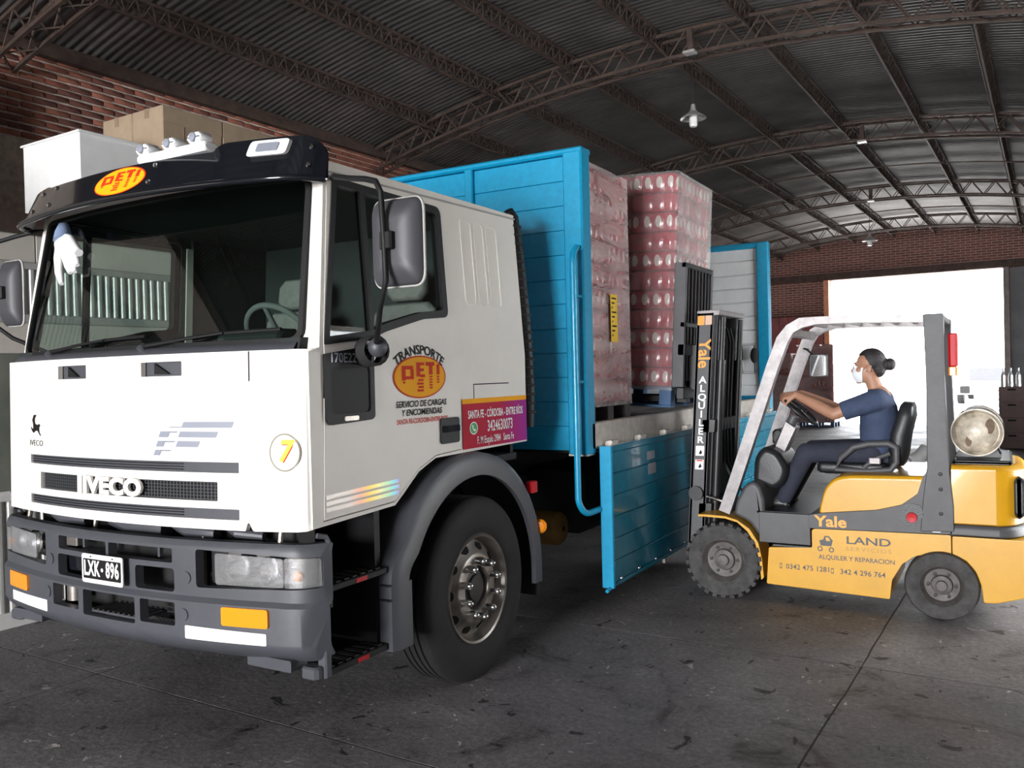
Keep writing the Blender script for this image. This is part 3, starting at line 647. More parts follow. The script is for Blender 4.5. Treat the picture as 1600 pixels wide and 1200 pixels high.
    for z in (.415, .775):
        stp = MB().cbox(min(s * .76, s * 1.125), max(s * .76, s * 1.125), .085, .50, z - .018, z + .012, .008).build('step', 'black_plastic', TR)
        for k in range(7): MB().box(s * 1.0, s * 1.11, .10 + k * .055, .13 + k * .055, z + .011, z + .017).build('tread_bar', 'dark_steel', stp)
        MB().box(s * 1.124, s * 1.128, .27, .345, z - .013, z + .006).build('reflector', 'red_lens', stp)
    MB().cbox(min(s * 1.09, s * 1.14), max(s * 1.09, s * 1.14), .045, .085, .40, .70, .006).build('step_plate', 'grey_plastic', TR)
    MB().tube([(s * 1.12, .03, 1.015), (s * 1.135, .07, 1.005), (s * 1.135, .085, .98), (s * 1.135, .085, .70)], .012, 8).build('step_edge', 'grey_plastic', TR)
    MB().cbox(min(s * 1.03, s * 1.125), max(s * 1.03, s * 1.125), .0, .07, .40, .455, .015).build('step_bracket', 'grey_plastic', TR)
    # mud flap and marker lamps behind the front wheel
    MB().box(s * .74, s * 1.12, 1.985, 1.998, .30, .80).build('mud_flap', 'rubber', TR)
    MB().lathe([(.03, 0), (.045, .01), (.045, .03), (.03, .045), (0, .048)], (s * 1.14, 2.0, .735), (s * .4, -1, 0), 18).build('marker_lamp', 'amber', TR)
    MB().cbox(min(s * 1.12, s * 1.17), max(s * 1.12, s * 1.17), 1.86, 1.93, .955, 1.025, .008).build('side_reflector', 'red_lens', TR)
    # roof rain gutter
    MB().tube([(s * (xs(2.61) + .004), .21, 2.612), (s * (xs(2.62) + .004), 1.93, 2.640)], .006, 6).build('gutter', 'grey_trim', side)

# --- roof, rear wall, cab floor
rf = MB(); rows = []
for y in [.20, .24, .30, .6, 1.0, 1.4, 1.8, 1.90, 1.935]:
    e = .0 if .28 < y < 1.85 else (-.06 if y in (.20,) else -.02 if y < .3 else -.02 if y < 1.92 else -.06)
    rows.append([(x, y, 2.66 + .11 * (1 - (abs(x) / 1.044) ** 3) + (e if abs(x) < 1.04 else 0)) for x in [-1.044, -1.0, -.9, -.7, -.4, 0, .4, .7, .9, 1.0, 1.044]])
rf.loft(rows, False, False).build('roof', 'white_paint', TR, 60)
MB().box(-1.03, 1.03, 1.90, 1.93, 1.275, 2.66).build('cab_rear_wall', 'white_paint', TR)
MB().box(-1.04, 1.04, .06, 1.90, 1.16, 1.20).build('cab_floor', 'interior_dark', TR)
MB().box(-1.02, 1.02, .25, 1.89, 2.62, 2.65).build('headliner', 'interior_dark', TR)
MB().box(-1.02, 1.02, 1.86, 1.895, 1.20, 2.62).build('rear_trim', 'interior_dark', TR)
# dashboard
db = [(.03, 1.78), (.05, 1.865), (.30, 1.865), (.42, 1.83), (.46, 1.74), (.40, 1.50), (.30, 1.35), (.20, 1.20), (.08, 1.20)]
MB().prism(db, 0, -1.04, 1.04).build('dashboard', 'interior_dark', TR, 30)
MB().cbox(.25, .68, .28, .44, 1.84, 1.93, .03, 0).build('instrument_hood', 'interior_dark', TR)
def seat_truck(x):
    t = MB(); t.cbox(x - .24, x + .24, .98, 1.45, 1.48, 1.62, .05); st_ = t.build('cab_seat', 'seat_cloth', TR, 50)
    R = Matrix.Rotation(-.17, 4, 'X'); c = Vector((x, 1.42, 1.58))
    b = MB(); b.X = lambda p: R @ (p - c) + c; b.cbox(x - .23, x + .23, 1.40, 1.52, 1.58, 2.14, .06, 1); b.build('backrest', 'seat_cloth', st_, 50)
    h = MB(); h.X = b.X; h.cbox(x - .14, x + .14, 1.40, 1.50, 2.16, 2.36, .05, 1); h.build('headrest', 'seat_cloth', st_, 50)
    MB().box(x - .2, x + .2, 1.05, 1.4, 1.20, 1.48).build('seat_base', 'interior_dark', st_)
seat_truck(.50); seat_truck(-.42)
swl = MB(); c = Vector((.47, .52, 1.88)); R = Matrix.Rotation(math.radians(-55), 4, 'X')
swl.tube([c + R @ Vector((.215 * math.cos(t), .215 * math.sin(t), 0)) for t in [2 * PI * k / 36 for k in range(36)]], .016, 8, closed=True)
sw_ = swl.build('steering_wheel', 'interior_grey', TR, 60)
sp = MB(); 
for t in (.3, PI - .3, -PI / 2): sp.tube([c, c + R @ Vector((.21 * math.cos(t), .21 * math.sin(t), 0))], .013, 6)
sp.ball(c, .06, 12, (1, 1, .6)); sp.build('wheel_hub', 'interior_grey', sw_, 60)
MB().cyl(c, c + R @ Vector((0, 0, -.35)), .03, 10).build('steering_column', 'interior_dark', TR)

# --- sun visor above the windscreen with lamps, studs and the oval sign
def FVs(x, z, d=0): return Vector((x, -.115 + .165 * x * x + corner(x, .95, 4.0) + .5 * (z - 2.555) - d, z))
vis = panel('sun_visor', [rpoly([(-1.10, 2.552), (1.10, 2.552), (1.075, 2.70), (1.02, 2.765), (.60, 2.765), (.55, 2.725), (-.40, 2.725), (-.72, 2.735), (-.78, 2.75), (-1.02, 2.745), (-1.07, 2.68)], [.02, .02, .03, .03, .03, .03, .05, .02, .02, .04, .03])], FVs, .012, 'black_gloss', TR, frange(-1.1, 1.1, .06))
lip = MB(); lip.tube([FVs(x, 2.556) + Vector((0, -.012, 0)) for x in [-1.10 + 2.2 * k / 40 for k in range(41)]], .016, 8); lip.build('visor_lip', 'black_gloss', vis, 60)
for x, z in ((-.80, 2.71), (-.62, 2.715), (-.62, 2.62), (.24, 2.70), (.24, 2.615), (1.03, 2.71), (1.04, 2.62), (-.86, 2.62)):
    MB().lathe([(.012, 0), (.011, .006), (0, .009)], FVs(x, z, .001), (0, -1, .3), 10).build('stud', 'chrome', vis)
panel('marker_lamp', [rrect(.77, 2.672, .955, 2.748, .02)], FVs, .02, 'reflector_white', vis, frange(.77, .95, .05), base=.022)
panel('marker_lens', [rrect(.815, 2.69, .915, 2.732, .01)], FVs, .008, 'silver_decal', vis, frange(.77, .95, .05), base=.030)
def peti(cu_, cv_, ru, rv, mapf, parent, cuts, base=.003):
    panel('oval_rim', [ellipse(cu_, cv_, ru, rv)], mapf, 0, 'red_decal', parent, cuts, base=base)
    panel('oval_sign', [ellipse(cu_, cv_, ru * .955, rv * .94)], mapf, 0, 'yellow_decal', parent, cuts, base=base + .0012)
    q = lambda u, v: (cu_ + u * ru, cv_ + v * rv)
    def blk(L): panel('sign_letter', [[q(u, v) for u, v in L]], mapf, 0, 'red_decal', parent, (), base=base + .0026)
    def rc(u0, v0, u1, v1): blk([(u0, v0), (u1, v0), (u1, v1), (u0, v1)])
    # P
    rc(-.70, -.15, -.56, .52); rc(-.56, .36, -.28, .52); rc(-.38, .02, -.26, .36); rc(-.56, -.10, -.26, .04); rc(-.66, -.28, -.58, -.19)
    # E
    rc(-.16, .02, -.02, .68); rc(-.02, .54, .14, .68); rc(-.02, .26, .12, .40); rc(-.02, -.02, .16, .12)
    for k in range(4): rc(-.14 if k % 2 else -.10, -.20 - k * .16, .10, -.10 - k * .16)
    # T
    rc(.20, .52, .54, .70); rc(.32, .10, .46, .52)
    for k in range(5): rc(.34, -.04 - k * .13, .45, .04 - k * .13)
    # I
    rc(.62, .10, .74, .60)
    for k in range(3): rc(.63, -.04 - k * .13, .72, .04 - k * .13)
peti(.02, 2.648, .185, .072, FVs, vis, frange(-.2, .25, .05))
bar = MB().cbox(.10, .57, -.03, .05, 2.725, 2.768, .012, 0).build('lamp_bar', 'reflector_white', TR)
for x in (.14, .325, .50):
    lb = MB().cbox(x - .048, x + .048, -.035, .045, 2.766, 2.815, .018, 1).build('roof_lamp', 'reflector_white', bar, 50); MB().lathe([(.022, 0), (.02, .008), (0, .012)], (x, -.034, 2.79), (0, -1, .1), 14).build('lamp_lens', 'silver_decal', bar, 50)

# --- bumper
ap = [rrect(-.42, .875, -.02, .940, .01), rrect(.0, .875, .42, .940, .01), rrect(-.43, .745, -.17, .850, .02), rrect(.185, .745, .43, .850, .02),
      rrect(-.45, .600, -.22, .705, .01), rrect(-.18, .585, .20, .705, .01), rrect(.235, .600, .45, .705, .01)]
hl = [rpoly([(.555, .775), (1.18, .795), (1.18, .925), (.555, .945)], .02), rpoly([(-1.18, .795), (-.555, .775), (-.555, .945), (-1.18, .925)], .02)]
bo = [(-1.225, .50), (-1.10, .475), (-.5, .465), (.5, .465), (1.10, .475), (1.225, .50), (1.225, .72), (1.225, .98), (-1.225, .98), (-1.225, .72)]
bp = panel('bumper', [rpoly(bo, .025)] + ap + hl, FB, .045, 'grey_plastic', TR, frange(-1.15, 1.15, .06), (.48, .50, .52, .54, .56, .715, .735, .94, .955, .97))
for s in (1, -1):
    # headlamp: recess, reflector bowls, clear lens, side lens with amber bulb
    rec = panel('headlamp_recess', [hl[0] if s == 1 else hl[1]], FB, .01, 'black_plastic', bp, frange(-1.15, 1.15, .06), base=-.09)
    a, b = (.66, 1.0) if s == 1 else (-1.0, -.66)
    bx = panel('headlamp_reflector', [rrect(a + .005, .80, b - .005, .925, .02)], FB, .01, 'chrome', bp, frange(-1.15, 1.15, .06), base=-.07)
    for xc in (.75, .90): MB().lathe([(.012, -.03), (.03, -.026), (.05, -.012), (.06, .012)], FB(s * xc, .862, -.045), (0, -1, 0), 22).build('reflector_bowl', 'chrome', bx, 60)
    panel('headlamp_lens', [rpoly([(a, .795), (b, .798), (b, .922), (a, .932)], .015)], FB, .004, 'headlamp_glass', bp, frange(-1.15, 1.15, .05), base=.0)
    a2, b2 = (1.005, 1.17) if s == 1 else (-1.17, -1.005)
    panel('side_lens', [rpoly([(a2, .798), (b2, .802), (b2, .922), (a2, .925)], .012)], FB, .004, 'headlamp_glass', bp, frange(-1.15, 1.15, .03), base=.0)
    panel('side_reflector_plate', [rpoly([(a2, .80), (b2, .805), (b2, .92), (a2, .92)], .012)], FB, .004, 'rim_steel', bp, frange(-1.2, 1.2, .03), base=-.05)
    MB().ball(FB(s * 1.06, .842, -.035), .022, 10).build('amber_bulb', 'amber', bp)
    panel('turn_signal', [rrect(*((.715, .628, .945, .708) if s == 1 else (-.945, .628, -.715, .708)), .012)], FB, .02, 'amber', bp, frange(-1.15, 1.15, .06), base=.012)
    panel('reflective_strip', [rpoly([(.51, .552), (.93, .552), (.93, .603), (.51, .610)] if s == 1 else [(-.93, .552), (-.51, .552), (-.51, .610), (-.93, .603)], .006)], FB, .003, 'reflector_white', bp, frange(-1.15, 1.15, .06), (.56,), base=.004)
    for z in (.815, .655): panel('round_cap', [ellipse(s * .50, z, .028, .028, 20)], FB, .008, 'grey_plastic', bp, base=.006)
    panel('lower_hook', [rrect(*((.76, .435, 1.02, .485) if s == 1 else (-1.02, .435, -.76, .485)), .01)], lambda u, v, d=0: Vector((u, -.04 - d, v)), .10, 'grey_plastic', bp)
# things seen through the bumper openings
MB().box(-.47, .47, .0, .02, .56, .95).build('bumper_backing', 'chassis_black', bp)
MB().cbox(-.405, -.32, -.12, -.06, .885, .93, .006).build('fog_bracket', 'rim_steel', bp)
MB().cbox(-.42, -.20, -.10, -.06, .755, .842, .012, 1).build('fog_lamp', 'black_gloss', bp)
MB().lathe([(.045, 0), (.045, .08)], (-.39, -.08, .61), (0, 0, 1), 16, caps=True).build('tow_pin', 'rim_steel', bp)
MB().box(-.16, .19, -.155, -.02, .592, .602).build('foot_step', 'grey_plastic', bp)
for k in range(9):
    MB().box(-.15 + k * .038, -.135 + k * .038, -.16, -.03, .602, .612).build('step_grip', 'dark_steel', bp)
for k in range(3): MB().box(-.30 + k * .28, -.285 + k * .28, -.10, -.08, .88, .94).build('opening_rib', 'grey_plastic', bp)
for k in range(4):
    MB().box(.25, .44, -.05, -.045, .612 + k * .022, .617 + k * .022).build('air_grille_bar', 'dark_steel', bp)
# number plate
def PLm(u, v, d=0): return Vector((u, -.206 - d, v))
npl = panel('number_plate', [rrect(-.150, .748, .150, .884, .014)], PLm, .006, 'white_decal', bp)
panel('plate_field', [rrect(-.139, .768, .139, .862, .006)], PLm, 0, 'black_decal', npl, base=.001)
lettering('LXK', .098, PLm, 'white_decal', npl, 'plate_lettering', bold=.003, sx=.62, at=(-.074, .815), depth=.002, spacing=1.08)
lettering('896', .098, PLm, 'white_decal', npl, 'plate_lettering', bold=.003, sx=.62, at=(.078, .815), depth=.002, spacing=1.08)
panel('plate_dot', [ellipse(.003, .815, .009, .009, 12)], PLm, 0, 'white_decal', npl, base=.002)
for x in (-.08, .08): panel('plate_bolt', [ellipse(x, .873, .005, .004, 8)], PLm, .003, 'dark_steel', npl, base=.003)
# engine parts seen between hood and bumper
eng = MB().box(-.95, .95, .10, .20, .80, 1.10).build('radiator', 'chassis_black', TR)
for (x0, x1, z, r) in ((-.75, -.45, 1.0, .04), (-.25, .15, .985, .045), (.22, .5, .99, .035), (.55, .8, 1.0, .02)):
    MB().tube([(x0, .05, z + .02), ((x0 + x1) / 2, -.0, z), (x1, .04, z - .01)], r, 10).build('hose', 'grey_plastic', eng)
for x in (-.92, -.35, .45, .93): MB().cyl((x, .0, .93), (x, .02, 1.06), .012, 8).build('bracket_rod', 'rim_steel', eng)

# --- door and side stickers (driver's side)
S1 = SIDE(1)
dleft = [o for o in TR.children if o.name.startswith('door') and not o.name.startswith('door_')][0]
sleft = [o for o in TR.children if o.name.startswith('cab_side')][0]
peti(.826, 1.680, .225, .108, S1, dleft, (), .006)
lettering('TRANSPORTE', .066, S1, 'black_decal', dleft, 'arched_lettering', bold=.001, sx=1.08, arc=.36, at=(.826, 1.815), depth=.006)
lettering('SERVICIO DE CARGAS', .044, S1, 'black_decal', dleft, 'service_lettering', bold=.0008, sx=1.0, at=(.835, 1.545), depth=.006, shear=.15)
lettering('Y ENCOMIENDAS', .044, S1, 'black_decal', dleft, 'service_lettering', bold=.0008, sx=1.0, at=(.835, 1.503), depth=.006, shear=.15)
lettering('SANTA FE-CORDOBA-ENTRE RIOS', .034, S1, 'red_decal', dleft, 'place_lettering', bold=.0006, sx=.84, at=(.842, 1.460), depth=.006)
lettering('170E22', .060, S1, 'silver_decal', dleft, 'model_lettering', bold=.0005, sx=1.0, at=(.235, 1.772), depth=.016)
ramp_mat('sticker_red', 1, 1.19, 1.93, [(0, (.50, .012, .035)), (.55, (.48, .012, .05)), (.8, (.42, .015, .20)), (1, (.34, .02, .30))], .6)
panel('advert_sticker', [[(1.205, 1.277), (1.925, 1.277), (1.925, 1.525), (1.205, 1.525)]], S1, 0, 'sticker_red', sleft, base=.0045)
panel('sticker_band', [[(1.205, 1.525), (1.925, 1.525), (1.925, 1.552), (1.205, 1.552)]], S1, 0, 'yellow_decal', sleft, base=.0045)
lettering('SANTA FE - CÓRDOBA - ENTRE RÍOS', .062, S1, 'white_decal', sleft, 'sticker_lettering', bold=.0012, sx=.60, at=(1.567, 1.462), depth=.006)
lettering('3424630073', .088, S1, 'white_decal', sleft, 'sticker_number', bold=.0012, sx=.66, at=(1.605, 1.388), depth=.006)
lettering('F. M Esquiu 2984   Santa Fe', .058, S1, 'white_decal', sleft, 'sticker_address', bold=.0006, sx=.64, at=(1.555, 1.315), depth=.006)
panel('phone_bubble', [ellipse(1.315, 1.388, .042, .036, 24)], S1, 0, 'white_decal', sleft, base=.0062)
panel('phone_bubble_fill', [ellipse(1.315, 1.388, .036, .030, 24)], S1, 0, mat('bubble_green', (.02, .42, .10), .4), sleft, base=.0068)
panel('phone_glyph', [[(1.298, 1.405), (1.306, 1.408), (1.312, 1.396), (1.306, 1.392), (1.318, 1.380), (1.323, 1.385), (1.335, 1.379), (1.331, 1.370), (1.315, 1.372), (1.300, 1.388)]], S1, 0, 'white_decal', sleft, base=.0074)

# --- mirrors on tubular arms
def mirror(s, ym, xa, xb, za, zb, arm):
    MB().tube(arm, .012, 8).build('mirror_arm', 'black_plastic', TR, 60)
    h = MB(); rings = []
    for (yy, k) in ((0.0, 1.0), (-.012, 1.0), (-.03, .93), (-.055, .72), (-.070, .35)):
        L = rrect(-1, -1, 1, 1, .35, 5); rings.append([(s * ((xa + xb) / 2 + p[0] * (xb - xa) / 2 * k), ym + yy, (za + zb) / 2 + p[1] * (zb - za) / 2 * (k if k > .5 else .5)) for p in L])
    h.loft(rings, True); hh = h.build('mirror_housing', mat('mirror_grey', (.055, .055, .062), .5), TR, 50)
    L = rrect(-1, -1, 1, 1, .33, 6); MB().tube([(s * ((xa + xb) / 2 + p[0] * (xb - xa) / 2), ym - .004, (za + zb) / 2 + p[1] * (zb - za) / 2) for p in L], .007, 8, closed=True).build('mirror_rim', 'grey_trim', hh, 60)
    panel('mirror_glass', [[(s * ((xa + xb) / 2 + p[0] * (xb - xa) / 2 * .95), (za + zb) / 2 + p[1] * (zb - za) / 2 * .95) for p in L]], lambda u, v, d=0: Vector((u, ym + .004 + d, v)), .003, 'mirror_face', hh)
    MB().cbox(min(s * ((xa + xb) / 2 - .03), s * ((xa + xb) / 2 + .03)), max(s * ((xa + xb) / 2 - .03), s * ((xa + xb) / 2 + .03)), ym - .10, ym - .05, (za + zb) / 2 - .035, (za + zb) / 2 + .035, .008).build('mirror_clamp', 'black_plastic', hh)
mirror(1, .06, 1.455, 1.70, 2.045, 2.392, [(1.05, .27, 2.585), (1.12, .20, 2.575), (1.20, .12, 2.545), (1.36, .03, 2.50), (1.47, -.015, 2.475), (1.535, -.03, 2.455), (1.560, -.032, 2.41), (1.572, -.034, 2.22), (1.575, -.032, 2.06), (1.50, .02, 1.955), (1.34, .20, 1.86), (1.20, .36, 1.825), (1.115, .40, 1.80)])
for k in range(6): MB().lathe([(.058, -.011), (.072, 0), (.058, .011)], (1.112 + k * .020, .40 - k * .012, 1.800 + k * .001), (1, -.5, .05), 16).build('mirror_boot', 'rubber', TR, 50)
MB().ball((1.235, .33, 1.818), .045, 12).build('mirror_joint', 'grey_plastic', TR, 60)
mirror(-1, .16, 1.165, 1.35, 2.03, 2.40, [(-1.03, .24, 2.56), (-1.08, .18, 2.555), (-1.20, .13, 2.53), (-1.32, .08, 2.50), (-1.352, .07, 2.45), (-1.352, .07, 2.23), (-1.345, .07, 2.05), (-1.26, .14, 1.96), (-1.13, .30, 1.86)])

# --- front wheels and rear wheels
def truck_wheel(s, yc, xo, w, front=True):
    R = .505
    o = Vector((0, yc, R)); d = (s, 0, 0)
    prof = [(.292, xo - w + .01), (.34, xo - w), (.45, xo - w + .005), (.492, xo - w + .03), (R, xo - w + .045)]
    x = xo - w + .045
    for k in range(4):
        xg = xo - w + .045 + (w - .09) * (k + 1) / 5; prof += [(R, xg - .006), (R - .014, xg - .005), (R - .014, xg + .005), (R, xg + .006)]
    prof += [(R, xo - .045), (.494, xo - .025), (.455, xo - .002), (.40, xo), (.345, xo - .004), (.33, xo - .012), (.30, xo - .02), (.285, xo - .045)]
    ty = MB().lathe(prof, o, d, 64).build('tyre', 'rubber', TR, 40)
    if front: rp = [(.305, xo - .022), (.296, xo - .010), (.284, xo - .016), (.276, xo - .05), (.262, xo - .075), (.232, xo - .062), (.195, xo - .034), (.180, xo - .026), (.125, xo - .026), (.118, xo - .034), (.112, xo - .07)]
    else: rp = [(.305, xo - .022), (.296, xo - .010), (.284, xo - .016), (.276, xo - .05), (.25, xo - .12), (.18, xo - .14), (.11, xo - .14)]
    rim = MB().lathe(rp, o, d, 56).build('rim', 'rim_steel', TR, 40)
    dz = 0 if front else -.115
    MB().lathe([(.112, xo - .075 + dz), (.10, xo - .05 + dz), (.075, xo - .045 + dz), (.07, xo - .03 + dz), (0, xo - .028 + dz)], o, d, 32).build('hub', 'dark_steel', rim, 40)
    for k in range(10):
        a = 2 * PI * (k + .5) / 10; c = o + Vector((0, math.cos(a) * .153, math.sin(a) * .153))
        MB().lathe([(.021, xo - .028 + dz), (.021, xo + .012 + dz), (.016, xo + .030 + dz), (.008, xo + .036 + dz), (0, xo + .037 + dz)], c, d, 12).build('wheel_nut', 'chrome', rim, 40)
    for k in range(10):
        a = 2 * PI * k / 10; c = o + Vector((0, math.cos(a) * .232, math.sin(a) * .232)); n = Vector((s, math.cos(a) * .75, math.sin(a) * .75)).normalized()
        MB().lathe([(.030, -.01), (.030, .006), (0, .006)], c + Vector((s * (xo - .064 + dz * .6), 0, 0)), n, 16).build('hand_hole', 'black_decal', rim)
truck_wheel(1, 1.29, 1.145, .285); truck_wheel(-1, 1.29, 1.145, .285)
for s in (1, -1):
    truck_wheel(s, 5.65, 1.20, .27, False)
    MB().lathe([(.30, .56), (.34, .55), (.45, .56), (.5, .59), (.505, .62), (.505, .78), (.45, .84), (.34, .85), (.30, .83)], (0, 5.65, .505), (s, 0, 0), 40).build('inner_tyre', 'rubber', TR, 40)

# --- chassis
for s in (1, -1): MB().box(s * .36, s * .44, .30, 7.40, .74, 1.0).build('chassis_rail', 'chassis_black', TR)
MB().cyl((-.9, 5.65, .505), (.9, 5.65, .505), .09, 14).build('rear_axle', 'chassis_black', TR)
MB().cyl((-.9, 1.21, .48), (.9, 1.21, .48), .06, 12).build('front_axle', 'chassis_black', TR)
MB().cbox(.45, .95, 3.05, 4.2, .48, .98, .06, 1).build('fuel_tank', 'chassis_black', TR)
MB().lathe([(.02, 0), (.10, .01), (.12, .04), (.12, .28), (.10, .31), (.02, .32)], (.62, 2.72, .58), (1, 0, 0), 24).build('air_tank', mat('ochre', (.30, .17, .04), .6, var=.3), TR, 50)
MB().cbox(.45, .80, 2.15, 2.50, .62, .98, .03).build('battery_box', 'chassis_black', TR)
MB().cbox(-.95, -.45, 2.3, 4.2, .48, .98, .06, 1).build('side_tank', 'chassis_black', TR)
for y in (2.0, 3.0, 4.5, 7.3): MB().box(-.36, .36, y - .04, y + .04, .78, .96).build('cross_member', 'chassis_black', TR)

# --- load bed
for k in range(12): MB().cbox(-1.21 + k * .2017, -1.21 + k * .2017 + .196, 2.50, 7.45, 1.27, 1.305, .004, 1).build('bed_plank', 'bed_wood', TR)
for s in (1, -1): MB().cbox(min(s * 1.215, s * 1.285), max(s * 1.215, s * 1.285), 2.50, 7.46, 1.165, 1.345, .008, 1).build('bed_rail', 'galvanised', TR)
for k in range(9): MB().box(-1.2, 1.2, 2.6 + k * .58, 2.68 + k * .58, 1.13, 1.268).build('bed_crossbar', 'chassis_black', TR)
for s in (1, -1): MB().box(s * .34, s * .46, 2.5, 7.4, 1.0, 1.13).build('subframe', 'chassis_black', TR)
# headboard: planks between posts under a top rail
hb = MB().box(-1.15, 1.15, 2.475, 2.488, 1.16, 3.13).build('headboard', 'blue_paint', TR)
for k in range(12): MB().cbox(-1.145, 1.145, 2.452, 2.474, 1.162 + k * .1635, 1.162 + k * .1635 + .1615, .003, 0).build('plank', 'blue_paint', hb)
for s in (1, -1):
    MB().cbox(min(s * 1.145, s * 1.285), max(s * 1.145, s * 1.285), 2.415, 2.555, 1.14, 3.155, .012).build('post', 'blue_paint', hb)
    MB().cbox(min(s * .375, s * .44), max(s * .375, s * .44), 2.415, 2.452, 1.16, 3.13, .008).build('stiffener', 'blue_paint', hb)
MB().cbox(-1.29, 1.29, 2.41, 2.56, 3.125, 3.165, .012, 0).build('top_rail', 'blue_paint', hb)
MB().box(1.14, 1.275, 2.43, 2.55, 1.128, 1.142).build('post_foot', 'galvanised', hb)
tb = MB(); bend = [(1.262 + .03 * t, 2.305 + .10 * (1 - math.cos(t * PI / 2)) , .86 - .10 * math.sin(t * PI / 2)) for t in [k / 8 for k in range(9)]]
tb.tube([(1.262, 2.37, 2.50), (1.262, 2.32, 2.46), (1.262, 2.305, 2.38)] + [(1.262, 2.305, z) for z in (2.0, 1.5, 1.0)] + bend + [(1.30, 2.66, .765)], .021, 10); tbo = tb.build('handrail', 'blue_paint', hb, 60)
for z in (2.18, 1.62): MB().cyl((1.262, 2.305, z), (1.262, 2.42, z), .012, 8).build('handrail_tie', 'blue_paint', tbo)
MB().cyl((1.262, 2.40, 2.50), (1.262, 2.43, 2.50), .02, 8).build('handrail_end', 'blue_paint', tbo)
# side flaps: two hang open on the camera side, two stand closed on the far side
def flap(y0, y1, hang):
    if hang:
        P = lambda t, y, w: Vector((1.302 + t, y, 1.185 - w))           # w down, t outward
        X = lambda p: P(p.x, p.y, p.z)
    else:
        X = lambda p: Vector((-1.285 - p.x * .5, p.y, 1.35 + p.z))
    b = MB(); b.X = X; b.box(.012, .05, y0 + .01, y1 - .01, .01, .94); fo = b.build('side_flap', 'blue_flap_shaded', TR)
    for k in range(6):
        m = MB(); m.X = X; m.cbox(.05, .066, y0 + .03, y1 - .03, .045 + k * .1475, .045 + k * .1475 + .1435, .005, 1); m.build('plank', 'blue_flap_shaded', fo)
    for (u0, u1) in ((y0, y0 + .03), (y1 - .03, y1)):
        m = MB(); m.X = X; m.cbox(0, .085, u0, u1, 0, .95, .004); m.build('end_stile', 'blue_paint', fo)
    for (w0, w1) in ((0, .042), (.925, .95)):
        m = MB(); m.X = X; m.cbox(0, .075, y0 + .03, y1 - .03, w0, w1, .004, 1); m.build('edge_rail', 'blue_flap_shaded', fo)
    if hang:
        for k in range(4):
            yy = y0 + .18 + k * (y1 - y0 - .36) / 3
            MB().cbox(1.285, 1.345, yy - .045, yy + .045, 1.172, 1.212, .008, 1).cyl((1.33, yy - .06, 1.20), (1.33, yy + .06, 1.20), .016, 10).build('hinge', 'galvanised', fo)
        for k in range(6):
            yy = y0 + .15 + k * (y1 - y0 - .3) / 5; MB().ball((1.376, yy, .275), .011, 8).build('rivet', 'chrome', fo)
        MB().cyl((1.36, y0 - .055, .228), (1.36, y0 + .05, .240), .012, 8).build('latch_pin', 'blue_paint', fo)
    return fo
f1 = flap(2.56, 4.52, True); flap(4.58, 7.42, True); flap(2.56, 4.52, False); flap(4.58, 7.42, False)
for k, z in enumerate((1.055, .965)): MB().box(1.3685, 1.3705, 3.27 + k * .02, 3.42 + k * .02, z - .03 - k * .02, z + .03).build('info_sticker', 'silver_decal', f1)
MB().box(1.34, 1.36, 3.62, 3.66, .19, .245).build('lock_tab', 'galvanised', f1)
# rear board
rb = MB().box(-1.16, 1.16, 7.505, 7.52, 1.31, 3.12).build('tailboard', 'pale_board', TR)
for k in range(11): MB().cbox(-1.155, 1.155, 7.485, 7.504, 1.32 + k * .1635, 1.32 + k * .1635 + .154, .006, 0).build('plank', 'pale_board', rb)
for s in (1, -1): MB().cbox(min(s * 1.16, s * 1.30), max(s * 1.16, s * 1.30), 7.45, 7.56, 1.14, 3.15, .012).build('post', 'blue_paint', rb)
MB().cbox(-1.29, 1.29, 7.455, 7.555, 3.085, 3.155, .01, 0).build('top_rail', 'blue_paint', rb)
MB().cbox(-1.16, 1.16, 7.455, 7.50, 1.30, 1.36, .01, 0).build('bottom_rail', 'blue_paint', rb)
wr_ = MB(); wr_.tube([(.98, 7.44, 1.62), (.98, 7.44, 1.95), (1.12, 7.44, 1.95), (1.12, 7.44, 1.62)], .006, 6, closed=True); wr_.build('wire_hook', 'dark_steel', rb)
MB().ball((1.13, 7.40, 1.83), .07, 12, (.7, .6, 1.3)).build('hanging_strap', 'rubber', rb)

# --- glove hanging under the visor at the far windscreen corner
gl = thing('work_glove', 'white work glove with blue cuff hanging under the visor before the windscreen', 'glove', (-.70, .02, 2.25))
def GP(x, z): return Vector((x, FW(x, z).y - .035, z))
g = MB()
for P_ in ([(-.755, 2.47), (-.775, 2.38), (-.765, 2.31), (-.735, 2.255)], [(-.72, 2.46), (-.70, 2.39), (-.66, 2.33), (-.645, 2.30)], [(-.70, 2.46), (-.665, 2.40), (-.615, 2.33), (-.60, 2.30)], [(-.69, 2.47), (-.64, 2.41), (-.585, 2.345), (-.575, 2.33)], [(-.66, 2.46), (-.60, 2.41), (-.56, 2.385)]):
    g.tube([GP(p[0] + .03 + (2.47 - p[1]) * .30, p[1] - (2.47 - p[1]) * .18) for p in P_], [.026, .026, .022, .012][:len(P_)], 8)
g.ball(GP(-.70, 2.44), .065, 12, (1, .4, .9)); g.build('fingers', 'reflector_white', gl, 60)
c_ = MB(); c_.tube([GP(-.70, 2.46), GP(-.715, 2.50), GP(-.72, 2.55)], [.05, .042, .025], 10); c_.build('cuff', mat('cuff_blue', (.20, .27, .42), .9), gl, 60)

